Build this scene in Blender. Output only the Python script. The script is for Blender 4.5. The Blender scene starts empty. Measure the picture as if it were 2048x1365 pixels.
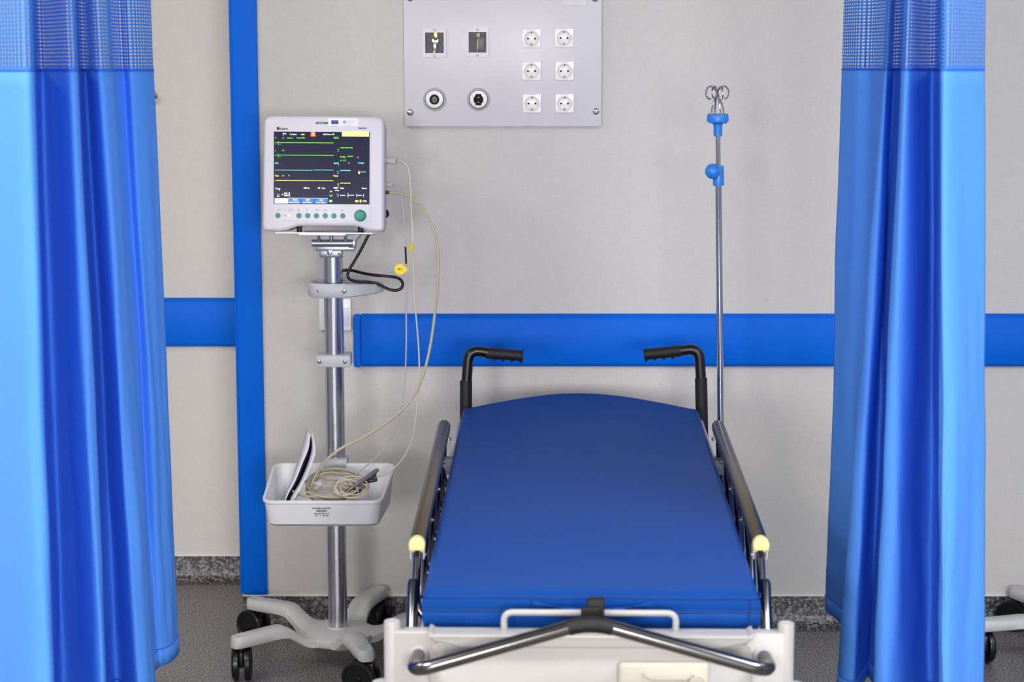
import bpy, bmesh, math, random
from mathutils import Vector, Matrix, noise
random.seed(7)
R = math.radians
scene = bpy.context.scene
C = scene.collection

# ------------------------------------------------------------------ camera
CAM_H, FPX, CX, CY = 1.82, 4400.0, 1024.0, 682.5
PITCH = math.atan(722.5 / FPX)
cam_d = bpy.data.cameras.new('camera'); cam = bpy.data.objects.new('camera', cam_d); C.objects.link(cam)
cam.location = (0, 0, CAM_H); cam.rotation_euler = (math.pi/2 - PITCH, 0, 0)
cam_d.sensor_width = 36.0; cam_d.lens = FPX / 2048 * 36.0
cam_d.clip_start = 0.05; cam_d.clip_end = 50
cam_d.dof.use_dof = True; cam_d.dof.focus_distance = 5.55; cam_d.dof.aperture_fstop = 5.0
scene.camera = cam

# ------------------------------------------------------------------ world and light
w = bpy.data.worlds.new('world'); scene.world = w; w.use_nodes = True
w.node_tree.nodes['Background'].inputs[0].default_value = (0.75, 0.8, 0.9, 1)
w.node_tree.nodes['Background'].inputs[1].default_value = 0.3
def area(name, loc, rot, sx, sy, power, col):
    l = bpy.data.lights.new(name, 'AREA'); l.shape = 'RECTANGLE'; l.size = sx; l.size_y = sy
    l.energy = power; l.color = col
    o = bpy.data.objects.new(name, l); C.objects.link(o); o.location = loc; o.rotation_euler = rot
    return o
WARM = (1.0, 0.93, 0.84); COOL = (0.86, 0.92, 1.0); NEUT = (1.0, 0.97, 0.95)
CEIL = 2.75
area('ceiling_panel_light', (-2.3, 4.2, CEIL-.02), (0, 0, 0), .6, 1.2, 32, WARM)
area('ceiling_panel_light', (2.4, 4.2, CEIL-.02), (0, 0, 0), .6, 1.2, 8, COOL)
area('ceiling_panel_light', (-1.7, 2.6, CEIL-.02), (0, 0, 0), .6, 1.2, 60, WARM)
area('ceiling_panel_light', (0.3, 2.6, CEIL-.02), (0, 0, 0), 1.2, .6, 30, NEUT)
area('ceiling_panel_light', (2.0, 2.6, CEIL-.02), (0, 0, 0), .6, 1.2, 74, COOL)
area('window_light', (-2.5, -5.9, 2.0), (R(90), 0, 0), 1.2, 1.3, 240, NEUT)
area('window_light', (1.4, -5.9, 2.0), (R(90), 0, 0), 2.2, 1.3, 360, NEUT)
vs = scene.view_settings
vs.view_transform = 'Standard'; vs.look = 'None'; vs.exposure = 0.03; vs.gamma = 1.0; vs.use_curve_mapping = False

# ------------------------------------------------------------------ helpers
FW = Vector((0, math.cos(PITCH), -math.sin(PITCH))); UP = Vector((0, math.sin(PITCH), math.cos(PITCH)))
def ray(px, py):
    return FW + Vector((1, 0, 0)) * ((px-CX)/FPX) - UP * ((py-CY)/FPX)
def at(px, py, Y):
    d = ray(px, py); return Vector((0, 0, CAM_H)) + d * (Y / d.y)
def atz(px, py, z):
    d = ray(px, py); return Vector((0, 0, CAM_H)) + d * ((z-CAM_H) / d.z)

def s2l(c):
    c = c/255.0
    return c/12.92 if c <= 0.04045 else ((c+0.055)/1.055)**2.4
def lin(rgb): return tuple(s2l(c) for c in rgb) + (1.0,)

def pm(name, rgb, rough=.5, metal=0.0, var=.04, scale=12, bump=0.0, bscale=300, coat=0, sheen=0, emis=0, spec=.5, aniso=0, stretch=None, trans=0):
    m = bpy.data.materials.new(name); m.use_nodes = True
    nt = m.node_tree; b = nt.nodes['Principled BSDF']
    tc = nt.nodes.new('ShaderNodeTexCoord')
    src = tc.outputs['Object']
    if stretch:
        mp = nt.nodes.new('ShaderNodeMapping'); mp.inputs['Scale'].default_value = stretch
        nt.links.new(src, mp.inputs['Vector']); src = mp.outputs['Vector']
    n = nt.nodes.new('ShaderNodeTexNoise'); n.inputs['Scale'].default_value = scale; n.inputs['Detail'].default_value = 3
    nt.links.new(src, n.inputs['Vector'])
    mr = nt.nodes.new('ShaderNodeMapRange'); mr.inputs['To Min'].default_value = 1-var; mr.inputs['To Max'].default_value = 1+var
    nt.links.new(n.outputs['Fac'], mr.inputs['Value'])
    hs = nt.nodes.new('ShaderNodeHueSaturation'); hs.inputs['Color'].default_value = lin(rgb)
    nt.links.new(mr.outputs['Result'], hs.inputs['Value'])
    nt.links.new(hs.outputs['Color'], b.inputs['Base Color'])
    b.inputs['Roughness'].default_value = rough; b.inputs['Metallic'].default_value = metal
    b.inputs['Specular IOR Level'].default_value = spec
    b.inputs['Coat Weight'].default_value = coat; b.inputs['Sheen Weight'].default_value = sheen
    b.inputs['Transmission Weight'].default_value = trans
    b.inputs['Anisotropic'].default_value = aniso
    if emis:
        b.inputs['Emission Color'].default_value = lin(rgb); b.inputs['Emission Strength'].default_value = emis
    if bump:
        n2 = nt.nodes.new('ShaderNodeTexNoise'); n2.inputs['Scale'].default_value = bscale; n2.inputs['Detail'].default_value = 2
        nt.links.new(src, n2.inputs['Vector'])
        bp = nt.nodes.new('ShaderNodeBump'); bp.inputs['Strength'].default_value = bump; bp.inputs['Distance'].default_value = .002
        nt.links.new(n2.outputs['Fac'], bp.inputs['Height']); nt.links.new(bp.outputs['Normal'], b.inputs['Normal'])
    return m

def speckle(name, c0, c1, c2, scale, rough=.5):
    m = bpy.data.materials.new(name); m.use_nodes = True
    nt = m.node_tree; b = nt.nodes['Principled BSDF']
    tc = nt.nodes.new('ShaderNodeTexCoord')
    n = nt.nodes.new('ShaderNodeTexNoise'); n.inputs['Scale'].default_value = scale; n.inputs['Detail'].default_value = 2.5
    n.inputs['Roughness'].default_value = .7
    nt.links.new(tc.outputs['Object'], n.inputs['Vector'])
    cr = nt.nodes.new('ShaderNodeValToRGB')
    e = cr.color_ramp.elements
    e[0].position = .36; e[0].color = lin(c0); e[1].position = .63; e[1].color = lin(c2)
    k = e.new(.5); k.color = lin(c1)
    nt.links.new(n.outputs['Fac'], cr.inputs['Fac']); nt.links.new(cr.outputs['Color'], b.inputs['Base Color'])
    b.inputs['Roughness'].default_value = rough
    return m

def weave(name, rgb, rough=.55):
    """vinyl wall covering with a fine linen weave"""
    m = bpy.data.materials.new(name); m.use_nodes = True
    nt = m.node_tree; b = nt.nodes['Principled BSDF']
    tc = nt.nodes.new('ShaderNodeTexCoord')
    outs = []
    for sc in ((900, 900, 70), (70, 900, 900)):
        mp = nt.nodes.new('ShaderNodeMapping'); mp.inputs['Scale'].default_value = sc
        nt.links.new(tc.outputs['Object'], mp.inputs['Vector'])
        n = nt.nodes.new('ShaderNodeTexNoise'); n.inputs['Scale'].default_value = .6; n.inputs['Detail'].default_value = 1
        nt.links.new(mp.outputs['Vector'], n.inputs['Vector']); outs.append(n)
    ad = nt.nodes.new('ShaderNodeMath'); ad.operation = 'ADD'
    nt.links.new(outs[0].outputs['Fac'], ad.inputs[0]); nt.links.new(outs[1].outputs['Fac'], ad.inputs[1])
    mr = nt.nodes.new('ShaderNodeMapRange'); mr.inputs['From Min'].default_value = .5; mr.inputs['From Max'].default_value = 1.5
    mr.inputs['To Min'].default_value = .93; mr.inputs['To Max'].default_value = 1.07
    nt.links.new(ad.outputs[0], mr.inputs['Value'])
    hs = nt.nodes.new('ShaderNodeHueSaturation'); hs.inputs['Color'].default_value = lin(rgb)
    nt.links.new(mr.outputs['Result'], hs.inputs['Value']); nt.links.new(hs.outputs['Color'], b.inputs['Base Color'])
    bp = nt.nodes.new('ShaderNodeBump'); bp.inputs['Strength'].default_value = .25; bp.inputs['Distance'].default_value = .001
    nt.links.new(ad.outputs[0], bp.inputs['Height']); nt.links.new(bp.outputs['Normal'], b.inputs['Normal'])
    b.inputs['Roughness'].default_value = rough
    return m

M = {}
M['wall'] = weave('wall_vinyl', (200, 198, 196))
M['wall_plain'] = pm('plain_wall', (150, 149, 147), .7)
M['ceiling'] = pm('ceiling_tile', (190, 190, 188), .8)
M['floor'] = speckle('speckled_vinyl_floor', (52, 51, 54), (104, 102, 103), (176, 172, 170), 200, .42)
M['cove'] = speckle('speckled_cove', (26, 26, 30), (74, 73, 78), (150, 148, 150), 130, .38)
M['white_trim'] = pm('white_trim', (228, 226, 220), .5)
M['guard'] = pm('blue_guard_vinyl', (0, 102, 222), .5, var=.03, bump=.1, bscale=500, spec=.12)
M['curtain'] = pm('blue_curtain_cloth', (88, 154, 248), .75, var=.03, scale=3, bump=.1, bscale=900, spec=.12)
M['curtain_seam'] = pm('curtain_seam_thread', (44, 114, 230), .8)
M['panel_white'] = pm('panel_white_paint', (214, 212, 220), .35)
M['plastic_white'] = pm('white_plastic', (238, 236, 238), .3)
M['socket_white'] = pm('socket_white', (240, 236, 238), .25, coat=.3)
M['black'] = pm('black_plastic', (14, 14, 16), .32)
M['rubber'] = pm('black_rubber', (16, 16, 19), .6, bump=.2, bscale=600)
M['hole'] = pm('dark_hole', (10, 10, 10), .8)
M['brass'] = pm('brass', (182, 152, 100), .35, 1)
M['earth'] = pm('brass_contact', (125, 118, 85), .4, .8)
M['chrome'] = pm('chrome', (205, 206, 210), .09, 1, var=.02)
M['chrome_dim_refl'] = pm('chrome_dark_reflection', (118, 116, 116), .17, 1, var=.02)  # chrome with the dark surroundings it reflects put into its colour
M['chrome_dull'] = pm('dull_chrome', (150, 152, 158), .25, 1)
M['alu'] = pm('brushed_aluminium', (200, 202, 212), .22, 1, var=.01)
M['cast'] = pm('cast_aluminium', (168, 172, 184), .38, .9, bump=.15, bscale=250)
M['rail_gold'] = pm('champagne_anodised_rail', (126, 113, 86), .34, 1, var=.03)
M['grey_plastic'] = pm('light_grey_plastic', (182, 184, 192), .45, bump=.08, bscale=500)
M['base_grey'] = pm('grey_painted_base', (196, 197, 196), .42, bump=.06, bscale=400)
M['tray_grey'] = pm('light_grey_tray', (222, 223, 227), .48, bump=.08, bscale=500)
M['monitor'] = pm('monitor_case', (212, 210, 221), .38)
M['monitor_side'] = pm('monitor_side_case', (178, 182, 192), .45)
M['membrane'] = pm('membrane_panel', (210, 208, 219), .3)
M['screen'] = pm('screen_glass', (26, 28, 58), .06, var=.1, scale=6, emis=.16, coat=.3)
M['green_btn'] = pm('green_button', (0, 138, 118), .4)
M['navy'] = pm('mattress_vinyl', (20, 72, 152), .45, var=.03, bump=.12, bscale=420, spec=.07)
M['navy_seam'] = pm('mattress_seam', (24, 52, 112), .6)
M['bed_white'] = pm('bed_white_plastic', (180, 178, 176), .35)
M['cream'] = pm('cream_plastic', (205, 198, 183), .4)
M['yellow_cap'] = pm('yellow_end_cap', (246, 222, 150), .45)
M['iv_blue'] = pm('blue_moulded_plastic', (42, 132, 226), .35)
M['cable'] = pm('beige_cable', (206, 198, 178), .45)
M['cable_hose'] = pm('beige_hose', (186, 178, 152), .45)
M['cable_grey'] = pm('grey_cable', (178, 178, 178), .45)
M['plug'] = pm('plug_plastic', (200, 196, 184), .45)
M['yellow_tag'] = pm('yellow_tag', (252, 222, 10), .5)
M['ink'] = pm('black_ink', (24, 24, 30), .6)
M['ink_grey'] = pm('grey_ink', (120, 122, 132), .6)
M['ink_faint'] = pm('faint_ink', (176, 176, 188), .6)
M['paper'] = pm('booklet_paper', (222, 222, 238), .6)
M['paper_dark'] = pm('booklet_dark_print', (24, 26, 52), .45)
M['paper_red'] = pm('booklet_red_print', (150, 60, 90), .5)
M['teal_dark'] = pm('dark_teal_connector', (24, 48, 58), .4)
M['probe'] = pm('grey_probe', (110, 110, 120), .45)
M['tie'] = pm('white_tie', (206, 204, 200), .6)
M['win_dark'] = pm('recess_dark', (88, 86, 92), .6)
M['clear'] = pm('clear_acrylic', (236, 236, 244), .12, coat=.4)
M['eu_blue'] = pm('flag_blue', (10, 24, 160), .5)
M['eu_gold'] = pm('flag_gold', (220, 190, 40), .5)
M['logo_blue'] = pm('light_blue_print', (130, 170, 222), .5)
M['logo_green'] = pm('green_print', (36, 110, 96), .5)
M['sticker'] = pm('sticker_white', (236, 234, 244), .4)
M['label_print'] = pm('label_print', (188, 186, 196), .6)
def em(name, rgb, s): M[name] = pm(name, rgb, .5, emis=s, var=.01)
em('e_white', (245, 245, 240), .75); em('e_green', (95, 230, 20), .75); em('e_green2', (40, 190, 60), .6)
em('e_cyan', (110, 225, 235), .75); em('e_blue', (60, 150, 215), .6); em('e_yellow', (240, 215, 30), .8)
em('e_pale', (250, 240, 130), .9); em('e_orange', (245, 95, 30), .8); em('e_btn', (40, 110, 205), .6); em('e_lilac', (150, 155, 215), .6)
M['led'] = pm('yellow_led', (240, 235, 140), .4, emis=.4)

# ---- bmesh shape helpers
def merge(bm, tmp, mat=None):
    me = bpy.data.meshes.new('tmp'); tmp.to_mesh(me); tmp.free()
    if mat: me.transform(mat)
    bm.from_mesh(me); bpy.data.meshes.remove(me)
def NB(): return bmesh.new()
def box(bm, c, s, bev=0, rot=None, seg=2):
    t = bmesh.new(); bmesh.ops.create_cube(t, size=1)
    for v in t.verts: v.co = Vector((v.co.x*s[0], v.co.y*s[1], v.co.z*s[2]))
    if bev: bmesh.ops.bevel(t, geom=list(t.edges), offset=bev, segments=seg, profile=.5, affect='EDGES')
    mt = Matrix.Translation(Vector(c))
    if rot is not None: mt = mt @ rot
    merge(bm, t, mt); return bm
def frame_from(z):
    z = z.normalized(); a = Vector((0, 0, 1)) if abs(z.z) < .9 else Vector((1, 0, 0))
    x = a.cross(z).normalized(); y = z.cross(x); return x, y, z
def tube(bm, pts, r, seg=12, caps=True, closed=False):
    pts = [Vector(p) for p in pts]; n = len(pts)
    rs = r if isinstance(r, (list, tuple)) else [r]*n
    rings = []; x = None
    for i, p in enumerate(pts):
        if closed: tg = (pts[(i+1) % n]-pts[i-1])
        else: tg = pts[min(i+1, n-1)]-pts[max(i-1, 0)]
        tg.normalize()
        if x is None: x, y, _ = frame_from(tg)
        else:
            x = x - tg*x.dot(tg)
            if x.length < 1e-6: x, _, _ = frame_from(tg)
            x.normalize()
        y = tg.cross(x)
        rings.append([bm.verts.new(p + (x*math.cos(a)+y*math.sin(a))*rs[i]) for a in [2*math.pi*k/seg for k in range(seg)]])
    m = n if closed else n-1
    for i in range(m):
        a, b = rings[i], rings[(i+1) % n]
        for k in range(seg):
            bm.faces.new((a[k], a[(k+1) % seg], b[(k+1) % seg], b[k]))
    if caps and not closed:
        bm.faces.new(rings[0][::-1]); bm.faces.new(rings[-1])
    return bm
def cyl(bm, a, b, r, seg=20, r2=None): return tube(bm, [a, b], [r, r if r2 is None else r2], seg)
def lathe(bm, prof, mt=None, seg=28, cap=True):
    t = bmesh.new(); rings = []
    for (r, z) in prof:
        rings.append([t.verts.new((r*math.cos(2*math.pi*k/seg), r*math.sin(2*math.pi*k/seg), z)) for k in range(seg)])
    for i in range(len(rings)-1):
        a, b = rings[i], rings[i+1]
        for k in range(seg): t.faces.new((a[k], a[(k+1) % seg], b[(k+1) % seg], b[k]))
    if cap:
        t.faces.new(rings[0][::-1]); t.faces.new(rings[-1])
    merge(bm, t, mt); return bm
def prism(bm, poly, d0, d1, mt=None, bev=0, seg=2):
    """poly in local x,z; extruded along local y from d0 to d1"""
    t = bmesh.new()
    a = [t.verts.new((x, d0, z)) for x, z in poly]; b = [t.verts.new((x, d1, z)) for x, z in poly]
    n = len(poly)
    t.faces.new(a); t.faces.new(b[::-1])
    for i in range(n): t.faces.new((a[i], b[i], b[(i+1) % n], a[(i+1) % n]))
    bmesh.ops.recalc_face_normals(t, faces=list(t.faces))
    if bev:
        es = [e for e in t.edges if len(e.link_faces) == 2 and any(len(f.verts) == n for f in e.link_faces)]
        bmesh.ops.bevel(t, geom=es, offset=bev, segments=seg, profile=.5, affect='EDGES')
    merge(bm, t, mt); return bm
def rrect(x0, x1, z0, z1, r, n=5):
    out = []
    for cx, cz, a0 in ((x1-r, z1-r, 0), (x0+r, z1-r, 90), (x0+r, z0+r, 180), (x1-r, z0+r, 270)):
        for k in range(n+1):
            a = R(a0+90*k/n); out.append((cx+r*math.cos(a), cz+r*math.sin(a)))
    return out
def circ(cx, cz, r, n=24): return [(cx+r*math.cos(2*math.pi*k/n), cz+r*math.sin(2*math.pi*k/n)) for k in range(n)]
def spline(pts, n=8, closed=False):
    P = [Vector(p) for p in pts]; out = []; m = len(P)
    rng = range(m) if closed else range(m-1)
    for i in rng:
        p0 = P[(i-1) % m] if closed or i > 0 else P[0]*2-P[1]
        p1 = P[i]; p2 = P[(i+1) % m]
        p3 = P[(i+2) % m] if closed or i+2 < m else P[-1]*2-P[-2]
        for k in range(n):
            t = k/n
            out.append(.5*((2*p1)+(p2-p0)*t+(2*p0-5*p1+4*p2-p3)*t*t+(3*p1-p0-3*p2+p3)*t**3))
    if not closed: out.append(P[-1])
    return out
def fillet(pts, r, n=6):
    P = [Vector(p) for p in pts]; out = [P[0]]
    for i in range(1, len(P)-1):
        a = (P[i-1]-P[i]); b = (P[i+1]-P[i]); rr = min(r, a.length*.49, b.length*.49)
        A = P[i]+a.normalized()*rr; B = P[i]+b.normalized()*rr
        for k in range(n+1):
            t = k/n; out.append((A.lerp(P[i], t)).lerp(P[i].lerp(B, t), t))
    out.append(P[-1]); return out

def obj(name, bm, mat, parent=None, angle=35, loc=None):
    bmesh.ops.recalc_face_normals(bm, faces=list(bm.faces))
    me = bpy.data.meshes.new(name); bm.to_mesh(me); bm.free()
    me.polygons.foreach_set('use_smooth', [True]*len(me.polygons))
    me.set_sharp_from_angle(angle=R(angle))
    me.materials.append(M[mat] if isinstance(mat, str) else mat)
    o = bpy.data.objects.new(name, me); C.objects.link(o)
    if parent: o.parent = parent
    if loc is not None: o.location = loc
    return o
def tag(o, label=None, cat=None, group=None, kind=None):
    if label: o['label'] = label
    if cat: o['category'] = cat
    if group: o['group'] = group
    if kind: o['kind'] = kind
    return o
def thing(name, label, cat, loc=(0, 0, 0), rz=0, group=None):
    o = bpy.data.objects.new(name, None); C.objects.link(o); o.empty_display_size = .1
    o.location = loc; o.rotation_euler = (0, 0, rz); return tag(o, label, cat, group)
def struct(name, bm, mat, label=None, cat=None): return tag(obj(name, bm, mat), label, cat, kind='structure')
def copy_tree(o, parent=None):
    c = o.copy(); C.objects.link(c); c.parent = parent
    for ch in list(o.children): copy_tree(ch, c)
    return c
def text(bm, s, size, mt, align='LEFT', bold=0.0, sx=1.0):
    """flat lettering: local x right, local z up, faces -y"""
    cu = bpy.data.curves.new('t', 'FONT'); cu.body = s; cu.size = size; cu.align_x = align; cu.align_y = 'CENTER'
    cu.offset = bold; cu.resolution_u = 3
    o = bpy.data.objects.new('t', cu); C.objects.link(o)
    dg = bpy.context.evaluated_depsgraph_get()
    me = bpy.data.meshes.new_from_object(o.evaluated_get(dg))
    me.transform(mt @ Matrix.Rotation(R(90), 4, 'X') @ Matrix.Scale(sx, 4, (1, 0, 0)))
    bm.from_mesh(me)
    bpy.data.objects.remove(o); bpy.data.curves.remove(cu); bpy.data.meshes.remove(me)
    return bm
def T(x, y, z): return Matrix.Translation((x, y, z))
TO_FRONT = Matrix.Rotation(R(90), 4, 'X')     # local z of a lathe -> -y (towards the viewer)

# ------------------------------------------------------------------ the room
YW, YL, XC = 6.07, 6.554, -0.765
XMIN, XMAX, YMIN = -3.2, 3.4, -6.0
def slab(name, x0, x1, y0, y1, z0, z1, mat, label=None, cat=None):
    b = NB(); box(b, ((x0+x1)/2, (y0+y1)/2, (z0+z1)/2), (x1-x0, y1-y0, z1-z0)); return struct(name, b, mat, label, cat)
slab('floor', XMIN, XMAX, YMIN, YL+.2, -.08, 0, 'floor', 'grey speckled vinyl floor of the ward', 'floor')
slab('ceiling', XMIN, XMAX, YMIN, YL+.2, CEIL, CEIL+.08, 'ceiling', 'white ceiling above the bays', 'ceiling')
slab('wall_back', XC, XMAX, YW, YL+.2, 0, CEIL, 'wall', 'pale grey woven vinyl wall behind the stretcher', 'wall')
slab('wall_back_left', XMIN, XC, YL, YL+.2, 0, CEIL, 'wall', 'set-back beige wall beside the left curtain', 'wall')
slab('wall_left', XMIN-.1, XMIN, YMIN, YL+.2, 0, CEIL, 'wall_plain', 'plain side wall out to the left', 'wall')
slab('wall_right', XMAX, XMAX+.1, YMIN, YL+.2, 0, CEIL, 'wall_plain', 'plain side wall out to the right', 'wall')
# joint between two sheets of the wall covering
b = NB(); p = at(871, 300, YW); box(b, (p.x, YW-.0004, 1.0), (.0010, .0008, 1.78)); tag(obj('trim_1', b, 'wall'), 'hairline joint between two sheets of wall covering', 'trim', kind='structure')
# coved skirting: profile swept along x
def cove(name, x0, x1, yw, h, label):
    b = NB(); r = .03; prof = [(yw, h), (yw-.004, h), (yw-.004, r)]
    for k in range(1, 7):
        a = R(90*k/6); prof.append((yw-.004-r*(1-math.cos(a)), r-r*math.sin(a)+.0015))
    prof.append((yw-.06, .0005)); prof.append((yw, .0))
    A = [b.verts.new((x0, y, z)) for y, z in prof]; B = [b.verts.new((x1, y, z)) for y, z in prof]
    n = len(prof)
    for i in range(n): b.faces.new((A[i], A[(i+1) % n], B[(i+1) % n], B[i]))
    b.faces.new(A); b.faces.new(B[::-1])
    o = struct(name, b, 'cove', label, 'skirting')
    t = NB(); box(t, ((x0+x1)/2, yw-.003, h+.002), (x1-x0, .006, .005), .001); obj('cap_strip', t, 'white_trim', o)
    return o
cove('baseboard_back', XC-.002, XMAX, YW, .087, 'dark speckled coved skirting behind the stretcher')
cove('baseboard_left', XMIN, XC-.002, YL, .076, 'dark speckled coved skirting beside the left curtain')

# blue guards
def guard(name, x0, x1, yw, z0, z1, label, cap=True):
    t = thing(name, label, 'wall guard', ((x0+x1)/2, yw, z0)); h = z1-z0; L = (x1-x0)/2
    prof = [(0, 0), (-.012, .001), (-.020, .006), (-.024, .014), (-.025, h*.5), (-.024, h-.014), (-.020, h-.006), (-.012, h-.001), (0, h)]
    b = NB(); xa = -L+(.022 if cap else 0)
    A = [b.verts.new((xa, y, z)) for y, z in prof]; B = [b.verts.new((L, y, z)) for y, z in prof]
    for i in range(len(prof)): b.faces.new((A[i], A[(i+1) % len(prof)], B[(i+1) % len(prof)], B[i]))
    b.faces.new(A); b.faces.new(B[::-1]); obj('cover', b, 'guard', t)
    if cap:
        b = NB(); prism(b, rrect(-L, -L+.0215, 0, h, .008), -.0255, 0, bev=.005); obj('end_cap', b, 'guard', t)
    return t
g0 = at(707, 683, YW-.02)
guard('wall_guard', g0.x, XMAX, YW, .752, .901, 'wide blue vinyl guard rail running behind the stretcher handles')
guard('wall_guard', XMIN, XC, YL, .728, .876, 'short length of blue guard rail beside the left curtain', cap=False)
t = thing('corner_guard', 'tall blue vinyl corner strip left of the patient monitor', 'corner guard', (XC, YW, .093))
b = NB(); box(b, (.034, -.004, 1.32), (.070, .010, 2.64), .003); obj('front_face', b, 'guard', t)
b = NB(); box(b, (-.004, .036, 1.32), (.010, .068, 2.64), .003); obj('side_face', b, 'guard', t)

# small round hook on the set-back wall, half hidden by the curtain
p = at(306, 191, YL); t = thing('wall_hook', 'small chrome hook on the set-back wall by the left curtain', 'hook', p)
b = NB(); lathe(b, [(.013, 0), (.013, .004), (.005, .007), (.005, .022), (.011, .027), (.011, .034), (.006, .037)], TO_FRONT, 20); obj('knob', b, 'chrome_dull', t)
b = NB(); box(b, (0, -.002, -.014), (.016, .004, .03), .001); obj('back_plate', b, 'chrome_dull', t)

# blank plates on the wall behind the stand
YP = YW-.006
for (x0, y0, x1, y1, lb, grp) in ((639, 597, 702, 660, 'white plastic cover box on the wall behind the monitor pole', None),):
    a, c = at(x0, y1, YP), at(x1, y0, YP); t = thing('wall_box', lb, 'wall box', ((a.x+c.x)/2, YW, a.z)); ww = c.x-a.x; hh = c.z-a.z
    b = NB(); box(b, (0, -.008, hh/2), (ww, .016, hh), .002); obj('body', b, 'plastic_white', t)
    b = NB(); box(b, (ww*.30, -.0165, hh*.42), (ww*.26, .002, hh*.6), .0006); obj('blank_insert', b, 'panel_white', t)
slab('wall_front', XMIN, XMAX, YMIN-.1, YMIN, 0, CEIL, 'wall_plain', 'plain wall at the near end of the ward', 'wall')

# ------------------------------------------------------------------ medical service panel
PD = .022; YPF = YW-PD                       # front of the panel
pa, pc = at(809, 253, YPF), at(1204, -31, YPF)
px0 = (pa.x+pc.x)/2
panel = thing('service_panel', 'white wall panel with six power sockets and two gas outlets', 'wall panel', (px0, YW, pa.z))
def pl(px, py): 
    q = at(px, py, YPF); return q.x-px0, q.z-pa.z
PW, PH = pc.x-pa.x, pc.z-pa.z
b = NB(); box(b, (0, -PD/2, PH/2), (PW, PD, PH), .0015); obj('plate', b, 'panel_white', panel)
FS = T(0, -PD, 0)
for sx, sy in ((820, 225), (1192, 223), (820, -4), (1190, -3)):
    x, z = pl(sx, sy)
    b = NB(); lathe(b, [(.0095, 0), (.0092, .0012), (.0075, .0030), (.004, .0038)], T(x, -PD, z) @ TO_FRONT, 20); s = obj('screw', b, 'chrome', panel)
    b = NB(); box(b, (x, -PD-.0038, z), (.009, .0008, .0018)); box(b, (x, -PD-.0038, z), (.0018, .0008, .009)); obj('cross_slot', b, 'black', s)
# sockets: plate with a round well, two pin holes, earth clips
def socket_part():
    sx = .0255; b = NB()
    outer = rrect(-sx, sx, -sx, sx, .002, 3); n = 32; r = .0185
    ring0 = [(r*math.cos(2*math.pi*k/n), r*math.sin(2*math.pi*k/n)) for k in range(n)]
    sq = []
    for k in range(n):
        a = 2*math.pi*k/n; c, s_ = math.cos(a), math.sin(a); q = sx/max(abs(c), abs(s_)); sq.append((c*q, s_*q))
    def ring(ps, y): return [b.verts.new((x, y, z)) for x, z in ps]
    def sc(k, ps): return [(x*k, z*k) for x, z in ps]
    lv = [ring(sq, 0), ring(sq, -.0045), ring(sc(.965, sq), -.006), ring(sc(1.12, ring0), -.0066), ring(sc(1.04, ring0), -.0078), ring(ring0, -.0076), ring(sc(.97, ring0), .006), ]
    for i in range(len(lv)-1):
        A, B = lv[i], lv[i+1]
        for k in range(n): b.faces.new((A[k], A[(k+1) % n], B[(k+1) % n], B[k]))
    b.faces.new(lv[-1]); return b
first = None
for cx_, cy_ in ((1063, 77), (1128, 76), (1063, 142), (1129, 142), (1064, 207), (1129, 207)):
    x, z = pl(cx_, cy_)
    if first is None:
        s = obj('socket', socket_part(), 'socket_white', panel, angle=30); s.location = (x, -PD, z)
        b = NB(); lathe(b, [(.0176, -.0058), (.0176, .0005), (.016, .0012)], TO_FRONT, 32); obj('well_floor', b, 'socket_white', s)
        for q in (-1, 1):
            b = NB(); lathe(b, [(.0028, .0), (.0028, .0036)], T(q*.0095, 0, 0) @ TO_FRONT, 12); obj('pin_hole', b, 'hole', s)
        for q in (-1, 1):
            b = NB(); box(b, (0, -.003, q*.0168), (.0050, .0070, .0030), .0006); box(b, (0, -.0015, q*.0145), (.0028, .003, .004), .0005); obj('earth_clip', b, 'earth', s)
        first = s
    else:
        s = copy_tree(first, panel); s.location = (x, -PD, z)
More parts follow.
